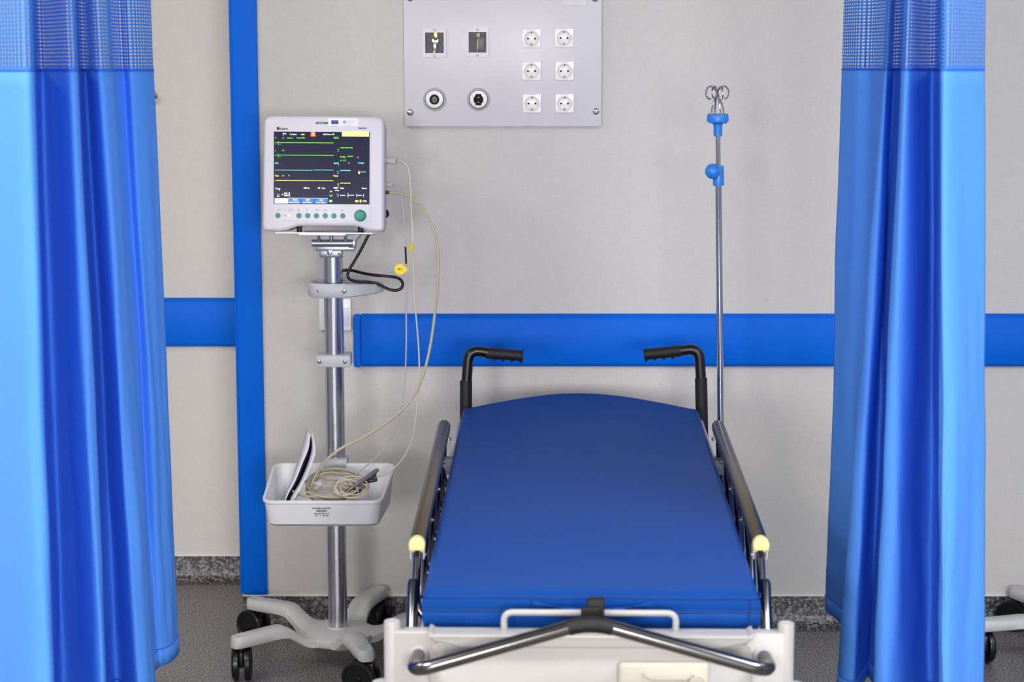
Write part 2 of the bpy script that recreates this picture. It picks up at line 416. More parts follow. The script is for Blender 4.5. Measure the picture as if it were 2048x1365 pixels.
# gauge windows
for i, (x0, y0, x1, y1) in enumerate(((846, 57, 892, 114), (933, 56, 977, 113))):
    a = pl(x0, y1); c = pl(x1, y0); ww = c[0]-a[0]; hh = c[1]-a[1]; xm = (a[0]+c[0])/2; zm = (a[1]+c[1])/2
    b = NB(); 
    iw, ih = ww*.39, hh*.37
    box(b, (xm-ww*.45, -PD-.003, zm), (ww*.10, .006, hh*.72)); box(b, (xm+ww*.45, -PD-.003, zm), (ww*.10, .006, hh*.72))
    box(b, (xm, -PD-.003, zm+hh*.43), (ww, .006, hh*.14)); box(b, (xm, -PD-.003, zm-hh*.43), (ww, .006, hh*.14))
    bmesh.ops.remove_doubles(b, verts=list(b.verts), dist=1e-5)
    fr = obj('valve_window', b, 'clear', panel)
    for q in (-1, 1):
        b = NB(); lathe(b, [(.003, 0), (.003, .0015), (.0015, .002)], T(xm, -PD-.006, zm+q*hh*.45) @ TO_FRONT, 12); obj('screw', b, 'chrome_dull', fr)
    b = NB(); box(b, (xm, -PD-.0006, zm), (ww*.80, .001, hh*.74)); obj('recess', b, 'win_dark', fr)
    if i == 0:
        b = NB(); lathe(b, [(.003, -.012), (.006, -.010), (.0075, 0), (.006, .009), (.004, .010)], T(xm+.003, -PD-.0035, zm+hh*.24) @ Matrix.Diagonal((1, .45, 1, 1)), 8); obj('brass_nut', b, 'brass', fr)
        b = NB(); lathe(b, [(.0085, 0), (.0085, .003), (.005, .0035)], T(xm+.002, -PD-.001, zm+hh*.07) @ TO_FRONT, 20); box(b, (xm+.001, -PD-.003, zm-hh*.14), (.010, .004, hh*.28), .0015); obj('valve_body', b, 'chrome_dull', fr)
        b = NB(); box(b, (xm-.001, -PD-.003, zm-hh*.32), (.007, .003, hh*.10), .001); obj('brass_pipe', b, 'brass', fr)
    else:
        b = NB(); box(b, (xm+.002, -PD-.003, zm+hh*.24), (.012, .003, hh*.2), .0012); box(b, (xm, -PD-.0025, zm-hh*.12), (.006, .003, hh*.5), .001); obj('brass_pipe', b, 'earth', fr)
        b = NB(); box(b, (xm+.010, -PD-.003, zm-.004), (.016, .003, hh*.42), .001); obj('valve_body', b, 'probe', fr)
    b = NB(); box(b, (xm, -PD-.0052, zm), (ww*.80, .0008, hh*.72))
    gm = M.get('pane')
    if gm is None:
        gm = bpy.data.materials.new('clear_pane'); gm.use_nodes = True; nt = gm.node_tree
        tr = nt.nodes.new('ShaderNodeBsdfTransparent'); gl = nt.nodes.new('ShaderNodeBsdfGlossy'); gl.inputs['Roughness'].default_value = .05
        mx = nt.nodes.new('ShaderNodeMixShader'); mx.inputs[0].default_value = .012
        nt.links.new(tr.outputs[0], mx.inputs[1]); nt.links.new(gl.outputs[0], mx.inputs[2]); nt.links.new(mx.outputs[0], nt.nodes['Material Output'].inputs[0]); M['pane'] = gm
    obj('pane', b, gm, fr)
# gas outlets
for i, (cx_, cy_) in enumerate(((869, 199), (957, 199))):
    x, z = pl(cx_, cy_); mt = T(x, -PD, z) @ TO_FRONT
    b = NB(); lathe(b, [(.0318, 0), (.0315, .002), (.028, .0045), (.0262, .0045), (.0262, .001)], mt, 40); o = obj('gas_outlet', b, 'grey_plastic', panel)
    b = NB(); lathe(b, [(.0262, 0), (.0262, .006), (.0250, .0075)], mt, 40); obj('green_ring', b, pm('outlet_green_ring', (38, 74, 66), .4) if i == 0 else bpy.data.materials['outlet_green_ring'], o)
    b = NB(); lathe(b, [(.0245, 0), (.0242, .009), (.023, .011), (.0135, .0115), (.0128, .010), (.0128, .002)], T(0, 0, .001) @ mt, 40); obj('face_ring', b, 'plastic_white', o)
    b = NB(); lathe(b, [(.0136, 0), (.0136, .0122), (.0085, .0122), (.008, .004)], mt, 24)
    if i: box(b, (x, -PD-.0065, z), (.0165, .0128, .0315), .002)
    obj('bayonet', b, 'hole', o)
    b = NB(); box(b, (x, -PD-.0135, z+.0065), (.006, .001, .0016)); box(b, (x, -PD-.0135, z-.0065), (.006, .001, .0016)); obj('spring_pin', b, 'earth', o)
    b = NB()
    for k in range(28):
        a = R(k*360/28)
        if k % 7 in (0, 3): continue
        xx, zz = x+.0185*math.cos(a), z+.0185*math.sin(a)
        box(b, (xx, -PD-.0117, zz), (.0016, .0006, .0016))
    obj('printed_legend', b, 'ink_faint', o)
# rating label, cut by the upper edge of the photo
a = pl(1125, 11); c = pl(1174, -22)
b = NB(); box(b, ((a[0]+c[0])/2, -PD-.0003, (a[1]+c[1])/2), (c[0]-a[0], .0006, c[1]-a[1])); lb = obj('rating_label', b, 'panel_white', panel)
b = NB()
for k in range(7): box(b, ((a[0]+c[0])/2, -PD-.0008, a[1]+(c[1]-a[1])*k/6), (c[0]-a[0], .0004, .0007))
for k in (0, .32, .55, .8, 1): box(b, (a[0]+(c[0]-a[0])*k, -PD-.0008, (a[1]+c[1])/2), (.0007, .0004, c[1]-a[1]))
for k in range(6):
    for j in (.05, .35, .58): box(b, (a[0]+(c[0]-a[0])*(j+.09), -PD-.0008, a[1]+(c[1]-a[1])*(k+.5)/6), ((c[0]-a[0])*.15, .0004, .0014))
obj('label_grid', b, 'label_print', lb)

# ------------------------------------------------------------------ monitor stand
PX, PY_ = -.470, 5.74
def make_caster(parent, x, y, ang, ztop):
    rot = Matrix.Rotation(ang, 4, 'Z'); c = thing('x', '', '')
    bpy.data.objects.remove(c)
    b = NB(); cyl(b, (0, 0, .046), (0, 0, ztop), .011, 14); box(b, (0, .006, .062), (.014, .060, .046), .006); fork = obj('caster', b, 'black', parent)
    fork.location = (x, y, 0); fork.rotation_euler = (0, 0, ang)
    for q in (-1, 1):
        b = NB(); mt = T(q*.0075, .012, .0465) @ Matrix.Rotation(R(90)*q, 4, 'Y')
        lathe(b, [(.036, 0), (.0455, .001), (.0462, .004), (.0462, .013), (.043, .0175), (.036, .0185), (.034, .0165), (.010, .0165), (.008, .020), (.003, .021)], mt, 36)
        obj('wheel', b, 'black', fork)
    return fork
def make_stand(full, label, loc, rz=0, a0=180, cast=(0, 0, 0, 0, 0)):
    st = thing('monitor_stand', label, 'stand', loc, rz)
    # five-armed base
    b = NB()
    lathe(b, [(.06, .058), (.098, .062), (.104, .072), (.102, .084), (.09, .090), (.04, .094), (.03, .094)], None, 40)
    prof = [(.04, .074, .050), (.09, .074, .044), (.115, .078, .036), (.14, .094, .031), (.165, .109, .030), (.19, .113, .029), (.24, .111, .027), (.29, .109, .025), (.312, .108, .022), (.322, .108, .012)]
    for k in range(5):
        a = R(a0 + 36 + 72*k); ca, sa = math.cos(a), math.sin(a); rings = []
        hh = .0155
        for (r, z, wd) in spline([(p[0], p[1], p[2]) for p in prof], 3):
            cs = [(-wd, -hh*.7), (-wd*.8, -hh), (wd*.8, -hh), (wd, -hh*.7), (wd, hh*.45), (wd*.72, hh), (-wd*.72, hh), (-wd, hh*.45)]
            rings.append([b.verts.new((r*ca - q*sa, r*sa + q*ca, z+v)) for q, v in cs])
        for i in range(len(rings)-1):
            for j in range(8): b.faces.new((rings[i][j], rings[i][(j+1) % 8], rings[i+1][(j+1) % 8], rings[i+1][j]))
        b.faces.new(rings[0][::-1]); b.faces.new(rings[-1])
    obj('base', b, 'base_grey', st, angle=50)
    for k in range(5):
        a = R(a0+36+72*k); make_caster(st, .297*math.cos(a), .297*math.sin(a), cast[k], .098)
    b = NB(); cyl(b, (0, 0, .088), (0, 0, 1.11), .0252, 40); obj('pole', b, 'alu', st)
    b = NB(); lathe(b, [(.029, .088), (.029, .094), (.0255, .098)], None, 36); obj('pole_collar', b, 'base_grey', st)
    return st
stand = make_stand(True, 'five-wheeled aluminium pole stand carrying the monitor and tray', (PX, PY_, 0), 0, 180, (R(65), R(5), R(80), R(40), R(20)))
# arm order: k=0 -> 216 deg front-left, 1 -> 288 front-right, 2 -> 0 right, 3 -> 72 back, 4 -> 144 back-left
kids = [o for o in stand.children if o.name.startswith('caster')]
for o, a in zip(kids, (R(4), R(72), R(80), R(35), R(50))): o.rotation_euler = (0, 0, a)
stand2 = make_stand(False, 'second wheeled stand base, cut by the right edge of the photo', (1.563, 5.753, 0), 0, 188-36-36+36, (R(10), R(70), R(20), R(35), R(60)))

# handle loop round the pole
zc = 1.017
pts = spline([(-.061, .005, 0), (-.05, -.026, 0), (-.022, -.037, 0), (.025, -.038, 0), (.075, -.024, 0), (.118, .012, 0), (.118, .045, 0), (.07, .066, 0), (0, .066, 0), (-.046, .048, 0)], 6, True)
b = NB(); n = len(pts); rings = []
for i, p in enumerate(pts):
    tg = (pts[(i+1) % n]-pts[i-1]).normalized(); nr = Vector((tg.y, -tg.x, 0)); q = []
    taper = 1 - .35*max(0, (p.x-.03)/.09)
    for (o_, z_) in ((-.005, -.018), (.003, -.0185), (.0065, -.015), (.0065, .015), (.003, .0185), (-.005, .018)):
        q.append(b.verts.new(p + nr*o_ + Vector((0, 0, zc + z_*taper))))
    rings.append(q)
for i in range(n):
    A, B = rings[i], rings[(i+1) % n]
    for j in range(6): b.faces.new((A[j], A[(j+1) % 6], B[(j+1) % 6], B[j]))
hd = obj('handle_loop', b, 'grey_plastic', stand, angle=45)
for x in (-.035, .031):
    b = NB(); lathe(b, [(.0055, 0), (.0055, .003), (.003, .004)], T(x, -.043 if x > 0 else -.037, zc) @ TO_FRONT, 16); obj('screw', b, 'chrome_dull', hd)
b = NB(); box(b, (0, .045, zc), (.06, .05, .03), .004); obj('handle_mount', b, 'grey_plastic', stand)
# lower clamp
zc2 = .828; b = NB(); prism(b, [(-.045, -.016), (.045, -.016), (.045, .016), (-.045, .016)], -.034, .034, T(0, 0, zc2), bev=.004)
for s_ in (): pass
cl = obj('clamp', b, 'grey_plastic', stand)
for x in (-.037, .030):
    b = NB(); lathe(b, [(.0048, 0), (.0048, .003), (.003, .004)], T(x, -.034, zc2) @ TO_FRONT, 16); obj('screw', b, 'chrome_dull', cl)
b = NB(); box(b, (.024, .02, zc2+.022), (.006, .008, .018), .001); obj('cable_hook', b, 'grey_plastic', cl)
# tilt head under the monitor
b = NB(); box(b, (-.004, 0, 1.113), (.058, .058, .020), .004); box(b, (.008, -.005, 1.127), (.102, .05, .014), .003); obj('pole_cap', b, 'cast', stand)
b = NB(); cyl(b, (-.052, -.034, 1.142), (.055, -.034, 1.142), .0095, 20); box(b, (.052, -.006, 1.139), (.020, .05, .022), .003); box(b, (0, -.005, 1.139), (.10, .044, .012), .003); obj('tilt_hinge', b, 'cast', stand)
for x in (-.034, .036): b = NB(); tube(b, [(x, -.036, 1.142), (x, -.036, 1.152), (x, -.036, 1.1525), (x, -.036, 1.168)], [.007, .0045, .0038, .0038], 10); obj('tilt_bolt', b, 'chrome_dull', stand)
b = NB(); cyl(b, (-.001, -.040, 1.148), (-.001, -.040, 1.168), .0045, 12); obj('tilt_bolt', b, 'chrome_dull', stand)
b = NB(); lathe(b, [(.008, 0), (.008, .004), (.004, .005)], T(-.006, -.030, 1.118) @ TO_FRONT, 16); obj('lock_screw', b, 'chrome', stand)
b = NB(); cyl(b, (.015, -.03, 1.116), (.028, -.034, 1.106), .0022, 8); obj('lock_pin', b, 'chrome_dull', stand)
b = NB(); prism(b, [(-.048, 0), (.060, 0), (.083, .024), (-.074, .024)], -.03, .075, T(0, 0, 1.146) @ Matrix.Rotation(R(-6), 4, 'X')); obj('tilt_bracket', b, 'grey_plastic', stand)

# storage tray on the stand
tr_ = NB(); XT = -.4725-PX
def tray_loop(z_front, z_back, wf, wb, yf, yb, rc, n=6):
    out = []
    crn = ((-wf, yf), (wf, yf), (wb, yb), (-wb, yb))
    for i, (cx_, cy_) in enumerate(crn):
        sx = -1 if cx_ < 0 else 1; sy = -1 if i < 2 else 1
        ccx, ccy = cx_-sx*rc, cy_-sy*rc; a0 = {0: 180, 1: 270, 2: 0, 3: 90}[i]
        for k in range(n+1):
            a = R(a0+90*k/n); x = ccx+rc*math.cos(a); y = ccy+rc*math.sin(a)
            t = (y-yf)/(yb-yf); out.append((x+XT-.011+.014*t, y, z_front+(z_back-z_front)*t))
    return out
yf, yb = 5.452-PY_, 5.708-PY_
loops = [tray_loop(.438, .438, .128, .130, yf+.040, yb-.02, .03), tray_loop(.441, .441, .139, .141, yf+.022, yb-.008, .03), tray_loop(.449, .451, .144, .148, yf+.012, yb-.004, .028),
         tray_loop(.496, .535, .1485, .157, yf+.003, yb, .024), tray_loop(.505, .546, .1495, .158, yf+.002, yb, .024),
         tray_loop(.506, .547, .1535, .162, yf-.002, yb+.001, .026), tray_loop(.512, .553, .1538, .1623, yf-.002, yb+.001, .026), tray_loop(.5135, .5545, .151, .160, yf+.001, yb-.001, .025),
         tray_loop(.512, .553, .1475, .1565, yf+.004, yb-.004, .024), tray_loop(.452, .455, .136, .140, yf+.016, yb-.01, .026), tray_loop(.444, .444, .128, .132, yf+.03, yb-.02, .026)]
vv = [[tr_.verts.new(p) for p in lp] for lp in loops]; n = len(vv[0])
for i in range(len(vv)-1):
    for k in range(n): tr_.faces.new((vv[i][k], vv[i][(k+1) % n], vv[i+1][(k+1) % n], vv[i+1][k]))
tr_.faces.new(vv[0][::-1]); tr_.faces.new(vv[-1])
tray = tag(obj('tray', tr_, 'tray_grey', stand, angle=40), 'light grey plastic tray')
b = NB(); box(b, (0, -.008, .548), (.066, .058, .034), .004); obj('tray_bracket', b, 'grey_plastic', tray)
b = NB(); fz = Matrix.Rotation(R(-12), 4, 'X')
for s, sz, dz in (('Mounting Accessories', .0052, .013), ('for patient monitors', .0034, .007), ('wall and trolley use', .0034, .0035), ('Max. load: 3 kg / 6.6 lb', .0042, -.002), ('CE     2     EN ISO', .0045, -.0075)):
    zz = .4800+dz
    tq = (zz-.449)/(.496-.449)
    yy = (yf+.012)*(1-tq)+(yf+.003)*tq - .0006
    text(b, s, sz, T(XT-.012, yy, zz) @ Matrix.Rotation(R(-10.9), 4, 'X'), 'CENTER', .0002)
obj('tray_print', b, 'ink', tray)

# ------------------------------------------------------------------ patient monitor
MK = 5.63/FPX; MX, MZ = 647.0, 464.0
MLOC = at(647, 464, 5.625)
mon = thing('patient_monitor', 'white patient monitor with a lit screen of flat traces', 'monitor', MLOC)
TILT = R(-7.5); mon.rotation_euler = (TILT, R(.35), 0)
def mp_(px, py): return ((px-MX)*MK, (MZ-py)*MK)
def mpoly(l): return [mp_(*q) for q in l]
# front shell
out = [mp_(*q) for q in [(536, 463), (556, 463), (572, 461), (584, 456.5), (594, 453), (606, 452), (706, 452), (716, 453), (727, 457), (740, 461), (752, 463), (762, 463), (767, 460), (769, 454), (768.5, 250), (767, 240), (762, 234), (752, 231.5), (650, 231.2), (548, 231.5), (535, 233), (529, 238), (527, 248), (524.5, 450), (526, 459), (530, 462)]]
b = NB(); prism(b, out, 0, .042, None, bev=.009, seg=4); obj('front_shell', b, 'monitor', mon, angle=50)
b = NB(); prism(b, [(x*.985, z*.985+.002) for x, z in out], .040, .138, None, bev=.006, seg=2); obj('rear_case', b, 'monitor_side', mon, angle=50)
b = NB(); prism(b, rrect(*[mp_(546, 0)[0], mp_(742, 0)[0], mp_(0, 442)[1], mp_(0, 252)[1]], .004), -.0006, .004, None, bev=.0004, seg=1); mem = obj('control_panel', b, 'membrane', mon)
# handle slot line on top, feet and tubular supports underneath
for px in (592, 598, 716, 722): b = NB(); cyl(b, ((px-MX)*MK, .05, -.004), ((px-MX)*MK, .05, .016), .0035, 10); obj('foot', b, 'black', mon)
b = NB(); box(b, ((648-MX)*MK, .062, -.0035), (.250, .130, .004), .001); obj('mounting_plate', b, 'plastic_white', mon)
b = NB(); box(b, ((645-MX)*MK, .052, -.0072), (.120, .118, .004), .001); obj('quick_release', b, 'plastic_white', mon)
b = NB(); box(b, ((745-MX)*MK, .02, -.0035), (.016, .012, .0025), .0008); obj('release_lever', b, 'chrome_dull', mon)
# screen
sx0, sz0 = mp_(547, 408.5); sx1, sz1 = mp_(739, 263.5)
b = NB(); box(b, ((sx0+sx1)/2, -.0005, (sz0+sz1)/2), (sx1-sx0, .003, sz1-sz0), .0003, seg=1); scr = obj('screen', b, 'screen', mon)
def S(zx, zy): return mp_(540+zx/6.824, 250+zy/6.824)
YS = -.0023
prints = {}
def pr(mat):
    if mat not in prints: prints[mat] = NB()
    return prints[mat]
def rect(mat, zx0, zy0, zx1, zy1, dy=0):
    x0, z1 = S(zx0, zy0); x1, z0 = S(zx1, zy1); box(pr(mat), ((x0+x1)/2, YS-dy, (z0+z1)/2), (x1-x0, .0002, z1-z0))
def tx(mat, s, zx, zy, h, dy=.0001, bold=.00012, width=None):
    x, z = S(zx, zy); size = h*MK/6.824*1.35
    sxx = 1.0
    if width: sxx = (width*MK/6.824)/(len(s)*size*.53)
    text(pr(mat), s, size, T(x, YS-dy-.0002, z), 'LEFT', bold, sxx)
# rows from the top
tx('e_white', 'P', 170, 130, 34); rect('e_white', 195, 116, 217, 128)
tx('e_white', 'No Patient', 268, 130, 20, width=108); tx('e_white', 'Adult', 420, 130, 20, width=56)
rect('e_orange', 552, 96, 616, 158); tx('e_pale', 'X', 566, 127, 44, dy=.0003)
tx('e_white', 'SpO2 Sensor Off', 722, 127, 20, width=176)
rect('e_pale', 980, 88, 1346, 154); tx('e_yellow', 'SpO2 Sensor Off', 1090, 122, 18, dy=.0002, width=190)
tx('e_green', 'II', 64, 180, 22); tx('e_green', 'x1', 164, 180, 20); tx('e_green', 'Monitor', 232, 180, 20, width=82); tx('e_green', 'Notch 50Hz', 360, 178, 20, width=120); tx('e_green', 'ECG', 866, 175, 27, width=56)
rect('e_green', 92, 240, 864, 247); rect('e_green', 62, 245, 88, 250); rect('e_green', 104, 224, 110, 276); rect('e_green2', 120, 262, 148, 267)
tx('e_green', 'I', 64, 350, 22); tx('e_green', 'x1', 164, 348, 20)
rect('e_green', 92, 411, 864, 418); rect('e_green', 62, 416, 88, 421); rect('e_green', 104, 396, 110, 448); rect('e_green2', 120, 434, 148, 439)
for q in range(3): rect('e_green', 960+58*q, 302, 1012+58*q, 314)
tx('e_green2', '120', 910, 330, 16, width=34); tx('e_green2', '50', 916, 356, 16, width=26)
tx('e_green', 'PVCs', 956, 436, 25, width=72); 
for q in range(3): rect('e_green', 1056+26*q, 420, 1079+26*q, 430)
tx('e_green2', 'ST OFF', 956, 486, 22, width=84)
tx('e_cyan', 'Pleth', 64, 524, 22, width=62); tx('e_cyan', 'SpO2', 866, 521, 22, width=66); tx('e_cyan', '%', 928, 545, 14); rect('e_cyan', 1062, 514, 1090, 520); tx('e_cyan', 'PressSpls', 1200, 516, 22, width=106)
tx('e_orange', 'x', 1190, 436, 30); tx('e_white', 'v', 1192, 436, 22)
rect('e_cyan', 64, 616, 582, 623); rect('e_cyan', 600, 612, 864, 619)
for q in range(3): rect('e_cyan', 960+48*q, 613, 1002+48*q, 625)
tx('e_blue', '100', 906, 634, 16, width=36); tx('e_blue', '90', 914, 658, 16, width=28)
rect('e_orange', 1203, 620, 1226, 640); rect('e_white', 1203, 642, 1228, 664)
for q in range(3): rect('e_cyan', 1238+25*q, 633, 1258+25*q, 643)
tx('e_yellow', 'Resp', 64, 696, 24, width=58); tx('e_yellow', 'x1', 164, 694, 20); tx('e_yellow', 'II', 250, 694, 22); tx('e_yellow', 'Resp', 862, 692, 25, width=74)
rect('e_yellow', 82, 757, 864, 764); rect('e_yellow', 64, 762, 74, 768)
for q in range(3): rect('e_yellow', 960+48*q, 786, 1002+48*q, 798)
tx('e_yellow', '30', 918, 806, 16, width=24); tx('e_yellow', '8', 928, 832, 16)
tx('e_white', 'Temp', 68, 874, 24, width=64); tx('e_white', 'C', 118, 898, 14); tx('e_white', 'NIBP List', 458, 864, 22, width=100); tx('e_white', 'PR', 652, 864, 22, width=32); tx('e_white', 'Time', 706, 864, 22, width=48)
tx('e_white', 'NIBP', 866, 860, 22, width=62); tx('e_white', 'mmHg', 886, 892, 15, width=42); tx('e_white', 'Adult', 954, 862, 22, width=66); tx('e_white', 'Manual', 1256, 862, 20, width=72)
tx('e_lilac', '39.0', 92, 952, 17, width=44); tx('e_white', '36.0', 90, 978, 17, width=46); tx('e_white', 'T1', 158, 954, 20, width=28); tx('e_white', '22.2', 190, 952, 48, width=102, bold=.0004)
def chev(zx, zy, up):
    for s in (-1, 1):
        x0, z0 = S(zx, zy-(14 if up else -14)); x1, z1 = S(zx+s*20, zy+(8 if up else -8))
        d = Vector((x1-x0, 0, z1-z0)); L = d.length
        box(pr('e_white'), ((x0+x1)/2, YS-.0002, (z0+z1)/2), (L, .0002, .0011), 0, Matrix.Rotation(-math.atan2(d.z, d.x), 4, 'Y'))
chev(832, 910, True); chev(832, 962, False)
tx('e_lilac', '160', 906, 946, 16, width=36); tx('e_lilac', '90', 914, 972, 16, width=28)
for q in range(3): rect('e_white', 958+24*q, 956, 978+24*q, 964)
rect('e_white', 1062, 930, 1068, 985)
for q in range(3): rect('e_white', 1078+24*q, 953, 1098+24*q, 961)
rect('e_white', 1176, 934, 1181, 982)
for q in range(3): rect('e_white', 1190+22*q, 955, 1208+22*q, 963)
rect('e_white', 1274, 934, 1279, 982)
rect('e_white', 62, 1004, 246, 1074)
for q, (a_, s1, s2) in enumerate(((250, 'ECG', 'Menu Setup'), (430, 'NIBP', 'Add Patient'), (612, 'Alm', 'Auto Setup'))):
    rect('e_btn', a_, 1004, a_+174, 1072); tx('e_white', s1, a_+58, 1026, 22, dy=.0003, width=54); tx('e_yellow', s2, a_+14, 1058, 22, dy=.0003, width=146)
rect('e_white', 246, 998, 790, 1003)
rect('e_green2', 806, 1020, 852, 1056); rect('e_white', 814, 1030, 844, 1046, .0002)
rect('e_pale', 1166, 1024, 1206, 1052); rect('e_yellow', 1226, 1018, 1248, 1056); tx('e_white', '09:00', 1268, 1038, 20, width=62)
names = {'e_white': 'white_readout', 'e_green': 'green_trace', 'e_green2': 'green_limits', 'e_cyan': 'cyan_trace', 'e_blue': 'blue_limits', 'e_yellow': 'yellow_trace', 'e_pale': 'alarm_banner', 'e_orange': 'alarm_icon', 'e_btn': 'menu_button', 'e_lilac': 'lilac_limits'}
for k_, bb in prints.items(): tag(obj(names[k_], bb, k_, scr), kind='stuff')
# buttons, knob, leds
first = None
for px in (555.2, 597.6, 615.2, 632.7, 650.4, 667.8, 685.5):
    x, z = mp_(px, 431.8)
    if first is None:
        b = NB(); lathe(b, [(.0066, 0), (.0066, .0016), (.0058, .0024)], TO_FRONT, 24); first = obj('button', b, 'green_btn', mon); o = first
    else: o = first.copy(); C.objects.link(o); o.parent = mon
    o.location = (x, -.0004, z)
x, z = mp_(720.8, 431.2); b = NB(); lathe(b, [(.0150, 0), (.0150, .008), (.0140, .0125), (.0120, .0145), (.006, .0138), (.002, .0136)], T(x, -.0004, z) @ TO_FRONT, 40); obj('knob', b, 'green_btn', mon)
x, z = mp_(578.5, 431.8); b = NB(); lathe(b, [(.0036, 0), (.0034, .0012)], T(x, -.0004, z) @ TO_FRONT, 16); obj('indicator_led', b, 'led', mon)
x, z = mp_(569.8, 431.8); b = NB(); lathe(b, [(.0015, 0), (.0014, .0008)], T(x, -.0004, z) @ TO_FRONT, 12); obj('indicator_led', b, 'black', mon)
# printing on the case
b = NB()
def mtx(s, px, py, h, bold=0, width=None):
    x, z = mp_(px, py); size = h*MK*1.35; sxx = 1
    if width: sxx = width*MK/(len(s)*size*.53)
    text(b, s, size, T(x, -.0009, z), 'LEFT', bold, sxx)
mtx('Biocare', 552.5, 257.5, 6.2, .0002, 27); 
x, z = mp_(555.2, 257.3); box(b, (x, -.0009, z), (.006, .0003, .0062))
mtx('PM-900', 716, 256.2, 3.6, .00015, 17)
obj('brand_lettering', b, 'ink', mon)
b = NB()
for px, s in ((552, '-/O'), (567, '~'), (576, '[+-]'), (595, '[]'), (612.5, '[/'), (629.5, '>O<'), (647, '[=]'), (664.5, '\\.'), (683, '#')): mtx(s, px, 420.5, 4.2)
obj('button_icons', b, 'ink_grey', mon)
b = NB(); x0, z0 = mp_(656, 252); x1, z1 = mp_(716, 236); box(b, ((x0+x1)/2, -.0006, (z0+z1)/2), (x1-x0, .0006, z1-z0)); stk = obj('sponsor_sticker', b, 'sticker', mon)
x0, z0 = mp_(662, 248); x1, z1 = mp_(676, 240.3); b = NB(); box(b, ((x0+x1)/2, -.0011, (z0+z1)/2), (x1-x0, .0004, z1-z0)); fl = obj('flag_print', b, 'eu_blue', stk)
b = NB(); cx_, cz_ = (x0+x1)/2, (z0+z1)/2
for k in range(12): a = R(30*k); box(b, (cx_+.0031*math.cos(a), -.0014, cz_+.0031*math.sin(a)), (.0007, .0002, .0007))
obj('star_ring', b, 'eu_gold', stk)
b = NB(); lathe(b, [(.0044, 0), (.0044, .0003)], T(*([mp_(688.5, 243.8)[0], -.001, mp_(688.5, 243.8)[1]])) @ TO_FRONT, 24)
mtx('World Health', 695, 242.2, 3.0, 0, 16); mtx('Organization', 695, 245.4, 3.0, 0, 16); mtx('Country Office', 686, 250.4, 2.0, 0, 17); mtx('European Union', 660, 251.2, 2.0, 0, 16)
obj('emblem_print', b, 'logo_blue', stk)
x0, z0 = mp_(630, 248); x1, z1 = mp_(655, 243.6); b = NB(); prism(b, [(x0, z0), (x1, z0), (x1, z1), (x0+.003, z1)], -.0012, 0); lg = obj('green_logo_strip', b, 'logo_green', mon)
b = NB(); mtx('capacitas', 635, 245.8, 3.2, 0, 18); 
for v in b.verts: v.co.y -= .0008
obj('strip_lettering', b, 'sticker', lg)

# ------------------------------------------------------------------ cables
def cable(name, pts, r, mat, label, cat='cable', parts=None, n=10):
    P = [at(*q) for q in pts]; base = P[0]
    t = thing(name, label, cat, base); b = NB()
    tube(b, [p-base for p in spline(P, n)], r, 10); obj('lead' if 'hose' not in name else 'tubing', b, mat, t, angle=60)
    return t, base
YC = 5.70
t, o = cable('ecg_cable', [(800, 322, 5.69), (808, 325, 5.68), (817, 338, 5.67), (821, 372, 5.66), (822.5, 412, 5.65), (825, 470, 5.64), (827.5, 545, 5.64), (832, 630, 5.64), (837, 690, 5.64), (838.5, 745, 5.63), (835, 810, 5.62), (827, 870, 5.61), (811, 910, 5.60), (790, 936, 5.59), (770, 949, 5.58), (745, 957, 5.57), (722, 962, 5.56)], .0021, 'cable', 'thin cream lead with a large plug and folded yellow tag', 'cable')
b = NB(); A = at(764, 321, 5.70)-o; B = at(793, 322, 5.69)-o
d = B-A
tube(b, [A, A+d*.12, A+d*.5, A+d*.78, A+d*.97, B], [.0098, .0102, .0088, .0100, .0098, .0085], 20); obj('plug', b, 'plug', t)
b = NB()
for k in range(6):
    q = at(795+2.4*k, 322+.10*k*k*.8, 5.69-.002*k)-o; q2 = at(796.3+2.4*k, 322.1+.10*k*k*.8, 5.69-.002*k)-o
    tube(b, [q, q2], [.0042-.0003*k]*2, 12)
obj('strain_relief', b, 'plug', t)
b = NB(); tube(b, [at(825, 446, 5.642)-o, at(825.8, 482, 5.64)-o], .0030, 12); obj('sleeve', b, 'tie', t)
b = NB(); q = at(822, 496, 5.634)-o; prism(b, [(-.006, .012), (.001, .009), (.006, .004), (.005, -.006), (-.001, -.013), (-.004, -.002)], -.0008, .0008, T(*q) @ Matrix.Rotation(R(35), 4, 'Z')); obj('tag', b, 'yellow_tag', t)

t, o = cable('sensor_cable', [(783, 370, 5.69), (790, 371, 5.685), (798, 378, 5.68), (804, 394, 5.67), (807, 425, 5.66), (810, 475, 5.655), (812.5, 535, 5.65), (812.5, 610, 5.65), (812.5, 690, 5.645), (810, 750, 5.64), (803, 812, 5.63), (794, 845, 5.62), (780, 879, 5.61), (762, 906, 5.60), (744, 922, 5.59), (728, 936, 5.58), (710, 950, 5.57)], .0021, 'cable_grey', 'thin grey lead carrying a round yellow tag', 'cable')
b = NB(); A = at(766, 369, 5.70)-o; B = at(784, 370, 5.69)-o; d = B-A
tube(b, [A, A+d*.3, A+d*.75, A+d*.8, A+d*.95, B], [.0064, .0066, .0060, .0046, .0050, .0034], 18); obj('plug', b, 'plug', t)
b = NB(); tube(b, [at(810.9, 494, 5.6535)-o, at(812.3, 528, 5.6505)-o], .0027, 10); obj('sleeve', b, 'ink', t)
b = NB(); q = at(800, 539, 5.648)-o
pr_ = rrect(.010, .0185, -.0055, .0055, .002); prism(b, circ(0, 0, .0142, 32), -.0006, .0006, T(*q)); prism(b, pr_, -.0005, .0007, T(*q)); tg_ = obj('round_tag', b, 'yellow_tag', t)
